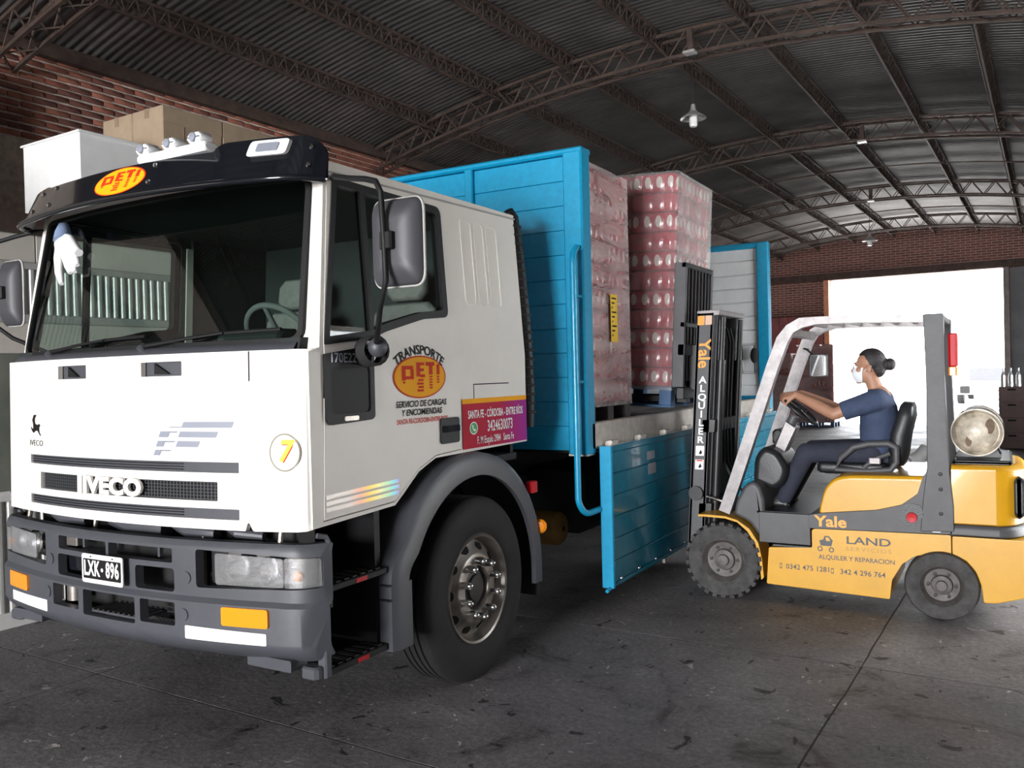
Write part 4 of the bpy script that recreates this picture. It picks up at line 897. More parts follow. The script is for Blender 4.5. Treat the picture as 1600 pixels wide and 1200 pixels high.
# ================================================================ shrink-wrapped packs on pallets
def pack_mat(name, red, label):
    m = bpy.data.materials.new(name); m.use_nodes = True; nt = m.node_tree; p = nt.nodes['Principled BSDF']
    p.inputs['Roughness'].default_value = .18; p.inputs['Coat Weight'].default_value = .8; p.inputs['Coat Roughness'].default_value = .12
    uv = nt.nodes.new('ShaderNodeUVMap'); sx = nt.nodes.new('ShaderNodeSeparateXYZ'); nt.links.new(uv.outputs[0], sx.inputs[0])
    def M(op, a, b=None):
        n = nt.nodes.new('ShaderNodeMath'); n.operation = op
        for i, q in enumerate((a, b)):
            if q is None: continue
            if isinstance(q, (int, float)): n.inputs[i].default_value = q
            else: nt.links.new(q, n.inputs[i])
        return n.outputs[0]
    fu = M('FRACT', sx.outputs[0]); du = M('DIVIDE', M('SUBTRACT', fu, .5), .27); dv = M('DIVIDE', M('SUBTRACT', sx.outputs[1], .52), .30)
    e = M('ADD', M('MULTIPLY', du, du), M('MULTIPLY', dv, dv)); ins = M('LESS_THAN', e, 1.0)
    n = nt.nodes.new('ShaderNodeTexNoise'); n.inputs['Scale'].default_value = 30; tc = nt.nodes.new('ShaderNodeTexCoord'); nt.links.new(tc.outputs['Object'], n.inputs['Vector'])
    r = nt.nodes.new('ShaderNodeValToRGB'); r.color_ramp.elements[0].color = tuple(x * .65 for x in red) + (1,); r.color_ramp.elements[1].color = tuple(min(1, x * 1.4) for x in red) + (1,)
    nt.links.new(n.outputs['Fac'], r.inputs[0])
    x = nt.nodes.new('ShaderNodeMixRGB'); x.inputs[2].default_value = (.62, .58, .52, 1)
    nt.links.new(M('MULTIPLY', ins, 0.9 if label else 0.0), x.inputs[0]); nt.links.new(r.outputs[0], x.inputs[1]); nt.links.new(x.outputs[0], p.inputs['Base Color'])
    b = nt.nodes.new('ShaderNodeBump'); b.inputs['Strength'].default_value = .5; b.inputs['Distance'].default_value = .01
    n2 = nt.nodes.new('ShaderNodeTexNoise'); n2.inputs['Scale'].default_value = 18; n2.inputs['Distortion'].default_value = 1.5; nt.links.new(tc.outputs['Object'], n2.inputs['Vector']); nt.links.new(n2.outputs['Fac'], b.inputs['Height']); nt.links.new(b.outputs[0], p.inputs['Normal'])
    return m
def pack_mesh(lx, ly, h, nx, ny, m):
    out = []; bul = .011; K = 6
    sides = [((-lx / 2, -ly / 2), (1, 0), (0, -1), lx, nx), ((lx / 2, -ly / 2), (0, 1), (1, 0), ly, ny), ((lx / 2, ly / 2), (-1, 0), (0, 1), lx, nx), ((-lx / 2, ly / 2), (0, -1), (-1, 0), ly, ny)]
    u = 0
    for (p, d, n, L, k) in sides:
        for i in range(k):
            for q in range(K):
                t = q / K; s = (i + t) * L / k; w = bul * (math.sin(PI * t) ** .6) - bul
                if i == 0 and t < .3: w = -bul - .018 * (1 - t / .3)
                if i == k - 1 and t > .7: w = -bul * .6 - .018 * ((t - .7) / .3)
                out.append(((p[0] + d[0] * s + n[0] * w, p[1] + d[1] * s + n[1] * w), u + i + t))
        u += k
    out.append((out[0][0], u)); rings = []
    for (v, ins) in ((0.0, .022), (.035, .006), (.10, 0), (.86, 0), (.95, .008), (1.0, .028)):
        rings.append([((p[0] * (1 - ins * 2 / lx), p[1] * (1 - ins * 2 / ly), v * h), uu, v) for p, uu in out])
    n = len(out); V = [q[0] for r in rings for q in r]; UV = [(q[1], q[2]) for r in rings for q in r]; F = []
    for i in range(len(rings) - 1):
        for j in range(n - 1): F.append((i * n + j, i * n + j + 1, (i + 1) * n + j + 1, (i + 1) * n + j))
    F.append(tuple((len(rings) - 1) * n + j for j in range(n - 1))); F.append(tuple(range(n - 2, -1, -1)))
    me = bpy.data.meshes.new('bottle_pack'); me.from_pydata(V, [], F); uvl = me.uv_layers.new(name='UVMap')
    for l in me.loops: uvl.data[l.index].uv = UV[l.vertex_index]
    for p in me.polygons[-2:]:
        for li in p.loop_indices: uvl.data[li].uv = (0.0, 0.0)
    finish(me, 50); me.materials.append(m); return me
RED = (.36, .012, .030)
mA, mB_ = pack_mat('pack_red_labelled', RED, True), pack_mat('pack_red_plain', RED, False)
ORD = ['bottom', 'second', 'third', 'fourth', 'fifth', 'sixth', 'seventh', 'eighth', 'ninth', 'tenth', 'top']
def stack(M, lx, ly, h, nx, ny, layers, gx, gy, where, grp, side_x, side_y):
    meA, meB = pack_mesh(lx - .003, ly - .003, h, nx, ny, mA), pack_mesh(lx - .003, ly - .003, h, nx, ny, mB_)
    for k in range(layers):
        for i in range(gx):
            for j in range(gy):
                if 0 < i < gx - 1 and 0 < j < gy - 1 and k < layers - 1: continue
                o = bpy.data.objects.new('bottle_pack', meA if k % 2 == 0 else meB); COL.objects.link(o)
                jx, jy = random.uniform(-.001, .001), random.uniform(-.001, .001)
                o.matrix_world = M @ Matrix.Translation(((i + .5) * lx + jx, (j + .5) * ly + jy, k * h)) @ Matrix.Rotation(random.uniform(-.004, .004), 4, 'Z') @ Matrix.Scale(.990, 4)
                lay = 'top' if k == layers - 1 else ORD[k]
                tag(o, 'red shrink wrapped pack, %s layer, %s %s, %s' % (lay, side_x[i], side_y[j], where), 'pack', grp)
TILT = math.radians(3.0)
PIV = Vector((1.37, 3.80, 1.385))
M2 = Matrix.Translation(PIV) @ Matrix.Rotation(TILT, 4, 'Y')
# forklift load
stack(M2 @ Matrix.Translation((-1.17, 0, .1635)), .39, .295, .154, 4, 3, 11, 3, 3, 'stack on the forks', 'packs of the stack on the forks', ('truck side', 'middle', 'forklift side'), ('front', 'centre', 'rear'))
# stack already standing behind the headboard
M1 = Matrix.Translation((.35, 2.60, 1.462))
stack(M1, .29, .365, .1645, 3, 4, 10, 3, 2, 'stack by the headboard', 'packs of the stack by the headboard', ('far', 'middle', 'flap side'), ('front', 'rear'))
def pallet(name, M, L, W, H, m, label, blocks=3):
    o0 = M @ Vector((L / 2, W / 2, 0)); t = thing(name, label, 'pallet', o0)
    def bx(nm, *b):
        q = MB(M); q.cbox(*b, .004); q.build(nm, m, t)
    n = 7
    for k in range(n): bx('deck_board', 0, L, k * (W - .09) / (n - 1), k * (W - .09) / (n - 1) + .09, H - .024, H)
    for i in range(3):
        for j in range(3): bx('block', i * (L - .10) / 2, i * (L - .10) / 2 + .10, j * (W - .10) / 2, j * (W - .10) / 2 + .10, .020, H - .025)
    for j in range(3): bx('bottom_board', 0, L, j * (W - .10) / 2, j * (W - .10) / 2 + .10, 0, .019)
    return t
pallet('plastic_pallet', M2 @ Matrix.Translation((-1.17, 0, 0)), 1.17, .885, .163, mat('pallet_blue', (.03, .09, .20), .45, var=.2), 'dark blue pallet on the forks under the red packs')
pallet('wooden_pallet', Matrix.Translation((.35, 2.60, 1.306)), .87, .73, .155, mat('pallet_dark', (.05, .045, .045), .7, var=.3), 'dark pallet on the truck bed behind the headboard')
def wrap(M, L, W, H, m, label, name='stretch_wrap', sides='xy'):
    g = MB(M); off = .010; nz = 40; nu = 26
    def P(x, y, z, n):
        w = .006 * noise.noise(Vector((x * 9, y * 9, z * 22))) + .004 * noise.noise(Vector((x * 30, y * 30, z * 50)))
        return (x + n[0] * w, y + n[1] * w, z)
    path = []
    for k in range(nu): path.append((-off + (L + 2 * off) * k / nu, -off, (0, -1)))
    for k in range(nu): path.append((L + off, -off + (W + 2 * off) * k / nu, (1, 0)))
    for k in range(nu): path.append((L + off - (L + 2 * off) * k / nu, W + off, (0, 1)))
    for k in range(nu): path.append((-off, W + off - (W + 2 * off) * k / nu, (-1, 0)))
    g.loft([[P(x, y, H * q / nz, n) for x, y, n in path] for q in range(nz + 1)])
    o = g.build(name, m, None, 60); tag(o, label, 'film'); return o
w1 = wrap(Matrix.Translation((.35, 2.60, 1.44)), .87, .73, 1.675, film('film_headboard', (.96, .93, .93), (.86, .72, .72), .40, .10, (3, 3, 11)), 'crinkled stretch film wound around the stack by the headboard')
w2 = wrap(M2 @ Matrix.Translation((-1.17, 0, .135)), 1.17, .885, 1.725, film('film_forks', (.97, .96, .96), (.85, .83, .83), .20, .10, (3, 3, 9)), 'clear stretch film wound around the stack on the forks')
ov = MB(M2); ov.loft([[(.0125, y, z) for y in [.0 + .885 * k / 10 for k in range(11)]] for z in [.16 + 1.70 * k / 16 for k in range(17)]], False, False)
ov.build('film_sheen', film('film_sheen', (.96, .95, .95), (.80, .79, .79), .30, .14, (4, 4, 6)), w2, 60)  # added milky sheet: the bright reflection on this side, put into its colour
tg = MB().box(1.243, 1.2445, 2.945, 3.065, 1.895, 2.235).build('film_label', mat('label_yellow', (.85, .55, .02), .5), w1)
for k in range(9):
    MB().box(1.2446, 1.2452, 2.965, 3.045 - .03 * (k % 3), 2.20 - k * .033, 2.212 - k * .033).build('label_print', 'black_decal', w1, 0)

# ================================================================ forklift truck
mat('fork_yellow', (.66, .335, .010), .38, var=.06, vscale=5, coat=.2)
mat('fork_grey', (.075, .075, .080), .5, var=.15, bump=.1, bscale=200)
mat('mast_black', (.016, .016, .017), .4, var=.3, vscale=6)
mat('guard_grey', (.27, .25, .25), .42, .3, var=.25, vscale=12)
mat('vinyl_black', (.018, .019, .021), .38, bump=.15, bscale=150)
mat('tank_cream', (.62, .56, .46), .4, var=.25, vscale=9, var2=(.22, .18, .13))
mat('orange_decal', (.90, .36, .02), .4)
Y0, Y1 = 3.52, 4.58; YC = 4.05
FK = thing('forklift', 'yellow and grey forklift lifting a stack of red packs beside the truck', 'forklift', (2.6, YC, 0))
def rprism(poly, y0, y1, b=.02, shrink=False):
    cx_ = sum(p[0] for p in poly) / len(poly); cz_ = sum(p[1] for p in poly) / len(poly); mb = MB()
    def ring(y, ins):
        R = []
        n = len(poly)
        if shrink: q = 1 - ins / .16; return [(cx_ + (p[0] - cx_) * (1 - ins / .36), y, cz_ + (p[1] - cz_) * q) for p in poly]
        for i in range(n):
            p = Vector(poly[i]); a = Vector(poly[i - 1]); c = Vector(poly[(i + 1) % n]); e0 = (p - a).normalized(); e1 = (c - p).normalized()
            nn = Vector((-(e0.y + e1.y), e0.x + e1.x)); nn = nn.normalized() if nn.length > 1e-6 else Vector((-e0.y, e0.x))
            R.append((p.x + nn.x * ins * SGN, y, p.y + nn.y * ins * SGN))
        return R
    ar = sum(poly[i][0] * poly[(i + 1) % len(poly)][1] - poly[(i + 1) % len(poly)][0] * poly[i][1] for i in range(len(poly))); SGN = 1 if ar > 0 else -1
    return mb.loft([ring(y0, b), ring(y0 + b * .3, b * .3), ring(y0 + b, 0), ring(y1 - b, 0), ring(y1 - b * .3, b * .3), ring(y1, b)], True)
# frame skirt with step
sk = rpoly([(2.15, .125), (2.97, .10), (2.985, .23), (3.05, .345), (3.13, .405), (3.24, .435), (3.345, .43), (3.345, .56), (2.49, .545), (2.47, .535), (2.47, .41), (2.17, .39)], .012, 3)
skirt = rprism(sk, 3.555, 4.545, .003).build('chassis_skirt', 'fork_yellow', FK, 40)
MB().box(2.20, 2.465, 3.556, 3.62, .402, .414).build('step_tread', 'vinyl_black', skirt)
# dark band and floor
band = rpoly([(2.45, .548), (3.345, .566), (3.345, .60), (3.30, .80), (3.215, .95), (3.19, .95), (3.15, .82), (3.05, .742), (2.90, .70), (2.51, .655), (2.45, .64)], .012, 3)
bnd = rprism(band, 3.545, 4.555, .003).build('side_band', 'fork_grey', FK, 40)
rprism([(2.10, .42), (2.46, .42), (2.46, .64), (2.10, .64)], 3.565, 4.535, .01).build('floor_side', 'fork_grey', FK, 40)
MB().box(2.08, 2.50, 3.60, 4.50, .628, .642).build('floor_plate', 'vinyl_black', FK)
rprism(rpoly([(2.52, .60), (2.515, .67), (2.555, .83), (2.62, .905), (2.72, .928), (3.21, .938), (3.19, .60)], [.01, .03, .08, .06, .05, .02, .01], 5), 3.575, 4.525, .03, True).build('hood', 'fork_yellow', FK, 50)
MB().prism(rpoly([(2.60, .74), (2.61, .85), (2.68, .885), (3.17, .90), (3.13, .83), (3.03, .775), (2.88, .74)], .03, 4), 1, 3.571, 3.58).build('hood_side_panel', 'fork_yellow', FK, 40)
# tail lamp in its well
MB().prism(rpoly([(3.02, .66), (3.09, .76), (3.17, .75), (3.19, .68), (3.12, .60)], .02, 3), 1, 3.535, 3.548).build('lamp_well', 'vinyl_black', FK)
MB().lathe([(.001, .0), (.032, .004), (.036, -.01), (.036, -.02)], (3.115, 3.528, .665), (0, -1, 0), 18).build('tail_lamp', 'red_lens', FK)
panel('data_sticker', [rrect(3.235, .575, 3.285, .62, .004)], lambda u, v, d=0: Vector((u, 3.5445 - d, v)), 0, 'white_decal', FK)
# counterweight, rounded at the back
def cw_block(name, z0, z1, x0, xe, m, bulge=.0, ztop_in=.0):
    mb = MB(); rings = []
    for z, ins in ((z0, .012), (z0 + .012, 0), (z1 - .03, 0), (z1 - .008, .014 + ztop_in * .4), (z1, .035 + ztop_in)):
        L = [(x0, 3.55 + ins), (xe - .17, 3.55 + ins)]
        for k in range(7): t = PI / 2 * k / 6; L.append((xe - .17 + (.17 - ins) * math.sin(t), 3.55 + ins + .30 * (1 - math.cos(t))))
        for k in range(7): t = PI / 2 * k / 6; L.append((xe - .17 + (.17 - ins) * math.cos(t), 4.55 - ins - .30 * (1 - math.sin(t))))
        L += [(xe - .17, 4.55 - ins), (x0, 4.55 - ins)]
        rings.append([(x, y, z) for x, y in L])
    return mb.loft(rings, True).build(name, m, FK, 45)
cw_block('counterweight_top', .632, 1.018, 3.352, 3.775, 'fork_yellow', ztop_in=.02)
cw_block('counterweight_band', .556, .634, 3.35, 3.79, 'fork_grey')
cwl = rpoly([(3.35, .43), (3.43, .40), (3.485, .33), (3.515, .24), (3.525, .135), (3.60, .14), (3.79, .20), (3.80, .555), (3.35, .555)], .015, 3)
rprism(cwl, 3.555, 4.545, .006).build('counterweight_base', 'fork_yellow', FK, 40)
MB().cbox(3.70, 3.765, 3.60, 4.50, .68, .95, .03, 1).build('rear_vent', 'vinyl_black', FK)
MB().cbox(3.352, 3.70, 3.66, 4.44, 1.012, 1.045, .02, 1).build('tank_shelf', 'vinyl_black', FK)
# drive-axle fender strips and nose cowl
for (ya, yb) in ((3.535, 3.80), (4.30, 4.565)):
    st_ = [(1.66, .600), (1.72, .602), (1.86, .597), (1.95, .575), (2.04, .515), (2.10, .42), (2.125, .30), (2.135, .17)]
    MB().loft([[(x, ya, z), (x, yb, z), (x - .018 * (i > 3), yb, z - .016), (x - .018 * (i > 3), ya, z - .016)] for i, (x, z) in enumerate(st_)], True).build('front_fender', 'fork_yellow', FK, 40)
rprism(rpoly([(1.905, .60), (1.92, .69), (1.985, .82), (2.05, .86), (2.105, .82), (2.135, .72), (2.14, .42), (2.08, .46), (2.02, .55)], .03, 4), 3.60, 4.50, .03).build('nose_cowl', 'fork_grey', FK, 45)
rprism(rpoly([(2.00, .82), (2.02, 1.02), (2.09, 1.10), (2.20, 1.06), (2.27, .93), (2.24, .82), (2.16, .76)], .05, 4), 3.78, 4.30, .05).build('dash_cowl', 'vinyl_black', FK, 50)
MB().cbox(2.08, 2.16, 4.12, 4.36, 1.08, 1.20, .02, 1).build('display', 'vinyl_black', FK)
# steering column and wheel
WC = Vector((2.305, YC, 1.355)); WE1 = Vector((-.755, 0, .656)); WE2 = Vector((0, -1, 0)); WN = Vector((.656, 0, .755)); WR = .155
MB().tube([(2.13, YC, 1.02), WC - WN * .06], [.055, .035], 12).build('steering_column', 'fork_grey', FK)
MB().prism([(2.12, 1.03), (2.19, 1.01), (2.29, 1.22), (2.22, 1.27)], 1, YC - .09, YC + .09).build('column_cover', 'guard_grey', FK)
sw2 = MB().tube([WC + WE1 * WR * math.cos(t) + WE2 * WR * math.sin(t) for t in [2 * PI * k / 40 for k in range(40)]], .013, 8, closed=True).build('steering_wheel', 'vinyl_black', FK, 60)
hub = MB(); hub.lathe([(.05, -.03), (.045, 0), (0, .012)], WC, WN, 16)
hub.build('wheel_hub', 'vinyl_black', sw2, 50)
for t in (0.4, 2.5, 4.5): MB().tube([WC, WC + (WE1 * math.cos(t) + WE2 * math.sin(t)) * WR], .010, 6).build('spoke', 'vinyl_black', sw2)
for k in range(3): MB().tube([(2.16, 4.22 + k * .06, 1.05), (2.20, 4.22 + k * .06, 1.17)], .007, 6).ball((2.202, 4.22 + k * .06, 1.18), .016, 8).build('lever', 'vinyl_black', FK)
# seat
sc_ = MB().cbox(2.46, 2.93, 3.83, 4.27, .905, .985, .04).build('seat_cushion', 'vinyl_black', FK, 50)
MB().box(2.52, 2.95, 3.85, 4.25, .93 - .03, .915).build('seat_rail', 'dark_steel', FK)
Rb = Matrix.Rotation(.14, 4, 'Y'); cb_ = Vector((2.93, YC, .98))
sb_ = MB(); sb_.X = lambda p: Rb @ (p - cb_) + cb_; rings = []
for (z, hw, th) in ((.98, .17, .05), (1.06, .20, .06), (1.20, .20, .06), (1.33, .19, .055), (1.40, .165, .045), (1.43, .11, .03)):
    L = rrect(-hw, -th, hw, th, min(th, hw) * .9, 4); rings.append([(2.985 + p[1] + .02 * (z > 1.3), YC + p[0], z) for p in L])
sb_.loft(rings, True).build('seat_back', 'vinyl_black', FK, 50)
for yy in (3.815, 4.285):
    ring = [(2.60, .945), (2.63, 1.02), (2.72, 1.10), (2.82, 1.125), (2.95, 1.13), (3.00, 1.10), (3.00, 1.00), (2.96, .945), (2.80, .925)]
    ho = MB().tube([(x, yy, z) for x, z in ring], .024, 8, closed=True).build('hip_restraint', 'fork_grey', FK, 60)
    MB().tube([(2.78, yy, .95), (2.86, yy, 1.02), (2.96, yy, 1.06)], .016, 8).build('restraint_strut', 'fork_grey', ho)
    MB().cbox(2.82, 2.90, yy - .02, yy + .02, .985, 1.03, .008).build('belt_buckle', 'guard_grey', ho)
# overhead guard
for (ya, yb) in ((3.575, 3.655), (4.445, 4.525)):
    fp = [(1.845, .62), (1.93, .86), (2.02, 1.12), (2.12, 1.41), (2.22, 1.70), (2.29, 1.88), (2.345, 1.955), (2.42, 1.995), (2.52, 2.005), (2.80, 2.003), (3.10, 1.99), (3.24, 1.982)]
    R = []
    for i, (x, z) in enumerate(fp):
        a = Vector(fp[max(0, i - 1)]); b = Vector(fp[min(len(fp) - 1, i + 1)]); d = (b - a).normalized(); n = Vector((-d.y, d.x)); h = .042 if i < 6 else (.036 if i < 8 else .026)
        R.append([(x + n.x * h, ya, z + n.y * h), (x + n.x * h, yb, z + n.y * h), (x - n.x * h, yb, z - n.y * h), (x - n.x * h, ya, z - n.y * h)])
    MB().loft(R, True).build('guard_front_pillar', 'guard_grey', FK, 40)
    rp_ = rpoly([(3.165, .575), (3.365, .585), (3.365, .75), (3.345, .98), (3.325, 1.60), (3.325, 2.01), (3.205, 2.01), (3.215, 1.6), (3.212, 1.0), (3.185, .80)], .012, 3)
    rprism(rp_, ya - .04, yb - .02, .008).build('guard_rear_pillar', 'fork_grey', FK, 40)
    for z in (.70, .86, .96): MB().lathe([(.014, 0), (.012, .006), (0, .008)], (3.29, ya - .04, z), (0, -1, 0), 8).build('bolt', 'dark_steel', FK)
for k in range(7): MB().cbox(2.42 + k * .13, 2.45 + k * .13, 3.66, 4.44, 1.985, 2.015, .006, 1).build('guard_bar', 'guard_grey', FK)
MB().cbox(3.21, 3.32, 3.62, 4.46, 1.97, 2.01, .008, 1).build('guard_rear_bar', 'fork_grey', FK)
MB().cbox(2.30, 2.36, 3.65, 4.45, 1.90, 1.96, .01, 1).build('guard_front_bar', 'guard_grey', FK)
# flashing beacon on the rear pillar and mirror on the far front pillar
MB().cbox(3.345, 3.40, 3.60, 3.68, 1.66, 1.88, .015).build('beacon_lamp', 'red_lens', FK)
MB().cbox(3.345, 3.395, 3.60, 3.68, 1.60, 1.66, .01).build('beacon_indicator', 'amber', FK)
mr_ = MB().cbox(2.335, 2.475, 4.28, 4.31, 1.60, 1.78, .03, 1).build('mirror', 'mast_black', FK, 50)
panel('mirror_glass', [rrect(2.348, 1.613, 2.462, 1.767, .02)], lambda u, v, d=0: Vector((u, 4.278 - d, v)), .002, 'mirror_face', mr_)
MB().tube([(2.40, 4.31, 1.74), (2.30, 4.40, 1.82), (2.26, 4.46, 1.83)], .008, 6).build('mirror_stalk', 'mast_black', FK)
# mast, leaning back
def MT(p): return Vector((p.x + math.tan(math.radians(3.7)) * (p.z - .46), p.y, p.z))
for s, yo in ((1, 3.70), (-1, 4.40)):
    m = MB(); m.X = MT; m.cbox(1.528, 1.655, min(yo, yo + s * .018), max(yo, yo + s * .018), .17, 2.11, .004); m.box(1.528, 1.548, min(yo, yo + s * .07), max(yo, yo + s * .07), .17, 2.11); m.box(1.635, 1.655, min(yo, yo + s * .07), max(yo, yo + s * .07), .17, 2.11)
    rail = m.build('outer_rail', 'fork_grey', FK)
    if s == 1: NEAR_RAIL = rail
    m = MB(); m.X = MT; m.cbox(1.555, 1.67, min(yo + s * .075, yo + s * .12), max(yo + s * .075, yo + s * .12), .20, 2.10, .004); m.build('inner_rail', 'mast_black', FK)
    m = MB(); m.X = MT; m.cyl((1.70, yo + s * .10, .25), (1.70, yo + s * .10, 1.75), .032, 14); m.cyl((1.70, yo + s * .10, 1.75), (1.70, yo + s * .10, 2.08), .020, 12); m.build('lift_cylinder', 'mast_black', FK, 60)
    m = MB(); m.X = MT; m.box(1.58, 1.60, yo + s * .155, yo + s * .175, 1.0, 2.02); m.build('chain', 'dark_steel', FK)
    # tilt cylinder
    MB().cyl((1.62, yo + s * .03, .72), (1.82, yo + s * .03, .67), .013, 10).build('tilt_rod', 'chrome', FK)
    MB().lathe([(.0, -.03), (.055, -.03), (.055, .03), (0, .03)], (1.60, yo - s * .005, .735), (0, 1, 0), 20).build('tilt_pivot', 'mast_black', FK)
    MB().cyl((1.80, yo + s * .03, .675), (2.05, yo + s * .03, .60), .035, 12).build('tilt_cylinder', 'mast_black', FK)
for k, (z0, z1) in enumerate(((2.09, 2.13), (1.20, 1.30), (.55, .66))):
    m = MB(); m.X = MT; m.cbox(1.60 if k else 1.525, 1.70 if k else 1.70, 3.70, 4.40, z0, z1, .006, 1); m.build('mast_crossbar', 'mast_black' if k else 'guard_grey', FK)
for k in range(3):
    m = MB(); m.X = MT; yy = 3.95 + k * .09; m.tube([(1.66, yy, 2.0), (1.69, yy, 1.9), (1.69, yy, 1.3), (1.72, yy - .02, .95), (1.80, yy, .80)], .013, 8); m.build('hose', 'rubber', FK, 60)
# carriage, load backrest and forks
def LT(p): d = Matrix.Rotation(TILT, 4, 'Y') @ (p - PIV); return PIV + d
for z in (1.46, 1.80):
    m = MB(); m.X = LT; m.cbox(1.44, 1.50, 3.72, 4.42, z, z + .09, .008, 1); m.build('carriage_bar', 'mast_black', FK)
for yy in (3.72, 4.38):
    m = MB(); m.X = LT; m.cbox(1.398, 1.495, yy, yy + .035, 1.555, 2.52, .006); m.build('backrest_side', 'fork_grey', FK)
for k in range(7):
    m = MB(); m.X = LT; m.cbox(1.46, 1.49, 3.80 + k * .085, 3.828 + k * .085, 1.60, 2.50, .005); m.build('backrest_bar', 'mast_black', FK)
for z in (2.48, 2.02):
    m = MB(); m.X = LT; m.cbox(1.455, 1.495, 3.72, 4.415, z, z + .04, .006, 1); m.build('backrest_rail', 'mast_black', FK)
for yy in (3.955, 4.325):
    m = MB(); m.X = LT; m.prism([(1.44, 1.88), (1.40, 1.88), (1.40, 1.475), (.50, 1.445), (.40, 1.425), (.40, 1.418), (1.44, 1.425)], 1, yy, yy + .10); m.build('fork', 'dark_steel', FK)
MB().cbox(1.49, 1.60, 3.90, 4.20, 1.52, 1.88, .01).build('carriage_frame', 'mast_black', FK)
# wheels
def fork_wheel(x, R, yo, s, w, lug):
    o = Vector((x, yo, R)); d = (0, -s, 0)
    prof = [(R * .55, -w), (R * .92, -w + .005), (R, -w + .03), (R, -.03), (R * .95, -.004), (R * .72, 0), (R * .60, -.012), (R * .56, -.02)]
    ty = MB().lathe(prof, o, d, 56).build('tyre', 'rubber_dusty', FK, 40)
    if lug:
        n = 26
        for k in range(n):
            a = 2 * PI * k / n; Q = Matrix.Rotation(a, 4, 'Y'); m = MB(); m.X = lambda p: o + Q @ p
            m.box(-.017, .017, (.004 if s > 0 else -.075), (.075 if s > 0 else -.004), R - .012, R + .012); m.build('tread_lug', 'rubber_dusty', ty)
    rim = MB().lathe([(R * .60, -.012), (R * .575, -.006), (R * .54, -.02), (R * .47, -.055), (R * .30, -.06), (R * .27, -.035), (R * .16, -.03), (R * .14, -.012), (0, -.010)], o, d, 40).build('rim', 'rim_dirty', FK, 40)
    for k in range(6):
        a = 2 * PI * k / 6; MB().lathe([(.011, 0), (.011, .014), (0, .016)], o + Vector((math.cos(a) * R * .36, s * .058, math.sin(a) * R * .36)), d, 8).build('wheel_nut', 'dark_steel', rim)
mat('rim_dirty', (.11, .10, .095), .6, .3, var=.35, vscale=15)
for yo, s in ((Y0, 1), (Y1, -1)):
    fork_wheel(1.84, .270, yo, s, .19, True); fork_wheel(3.285, .225, yo, s, .16, False)
MB().cyl((1.84, 3.7, .28), (1.84, 4.4, .28), .08, 12).build('drive_axle', 'mast_black', FK)
MB().cyl((3.285, 3.68, .225), (3.285, 4.42, .225), .05, 12).build('steer_axle', 'mast_black', FK)
MB().box(2.95, 3.55, 3.60, 4.50, .44, .56).build('underbody', 'mast_black', FK)
# lettering
def NS(y): return lambda u, v, d=0: Vector((u, y - d, v))
lettering('Yale', .105, NS(3.545), 'orange_decal', bnd, 'band_lettering', bold=.003, sx=1.15, at=(2.60, .600), depth=.001)
lettering('LAND', .072, NS(3.555), 'fork_grey', skirt, 'hire_lettering', bold=.0012, sx=1.5, at=(2.84, .478), depth=.001)
lettering('SERVICIOS', .040, NS(3.555), mat('faded_print', (.42, .24, .05), .5), skirt, 'faded_lettering', sx=1.25, at=(2.84, .42), depth=.001, spacing=1.3)
lettering('ALQUILER Y REPARACION', .044, NS(3.555), 'fork_grey', skirt, 'trade_lettering', bold=.0006, sx=.95, at=(2.76, .350), depth=.001)
lettering('0342 475 1281', .050, NS(3.555), 'fork_grey', skirt, 'phone_lettering', bold=.0008, sx=.95, at=(2.44, .262), depth=.001, spacing=1.05)
lettering('342 4 296 764', .050, NS(3.555), 'fork_grey', skirt, 'phone_lettering', bold=.0008, sx=.95, at=(2.80, .258), depth=.001, spacing=1.05)
for L in ([(2.245, .245), (2.262, .245), (2.262, .283), (2.245, .283)], [(2.595, .240), (2.613, .240), (2.613, .278), (2.595, .278)]):
    c0 = (sum(p[0] for p in L) / 4, sum(p[1] for p in L) / 4); panel('phone_symbol', [L, [(c0[0] + (p[0] - c0[0]) * .65, c0[1] + (p[1] - c0[1]) * .65) for p in L]], NS(3.555), 0, 'fork_grey', skirt, base=.001)
for (u, v, r) in ((2.525, .408, .018), (2.60, .405, .018)): panel('truck_symbol', [ellipse(u, v, r, r, 16), ellipse(u, v, r * .6, r * .6, 16)], NS(3.555), 0, 'fork_grey', skirt, base=.001)
panel('truck_symbol', [[(2.53, .43), (2.56, .43), (2.60, .43), (2.61, .47), (2.585, .50), (2.555, .50), (2.548, .475), (2.52, .465)], [(2.565, .465), (2.595, .465), (2.582, .49), (2.562, .49)]], NS(3.555), 0, 'fork_grey', skirt, base=.001)
def NM(u, v, d=0): q = MT(Vector((u, 3.70, v))); return Vector((q.x, 3.70 - d, v))
lettering('Yale', .125, NM, 'orange_decal', NEAR_RAIL, 'mast_name', bold=.003, sx=1.0, at=(1.592, 1.80), rot=-PI / 2, depth=.002)
for k, ch in enumerate('ALQUILER'): lettering(ch, .072, NM, 'white_decal', NEAR_RAIL, 'mast_letter', bold=.002, sx=1.15, at=(1.592, 1.600 - k * .0655), depth=.002)
for (z, m) in ((1.06, 'white_decal'), (.955, 'white_decal')):
    stq = panel('warning_sticker', [rrect(1.560, z - .038, 1.626, z + .038, .004)], NM, 0, m, NEAR_RAIL, base=.002)
panel('warning_print', [[(1.57, .98), (1.616, .98), (1.616, .99), (1.57, .99)]], NM, 0, 'red_decal', NEAR_RAIL, base=.003)
for z in (1.06, .955): panel('warning_print', [[(1.585, z - .02), (1.60, z + .01), (1.612, z - .015), (1.598, z - .028)]], NM, 0, 'black_decal', NEAR_RAIL, base=.003)
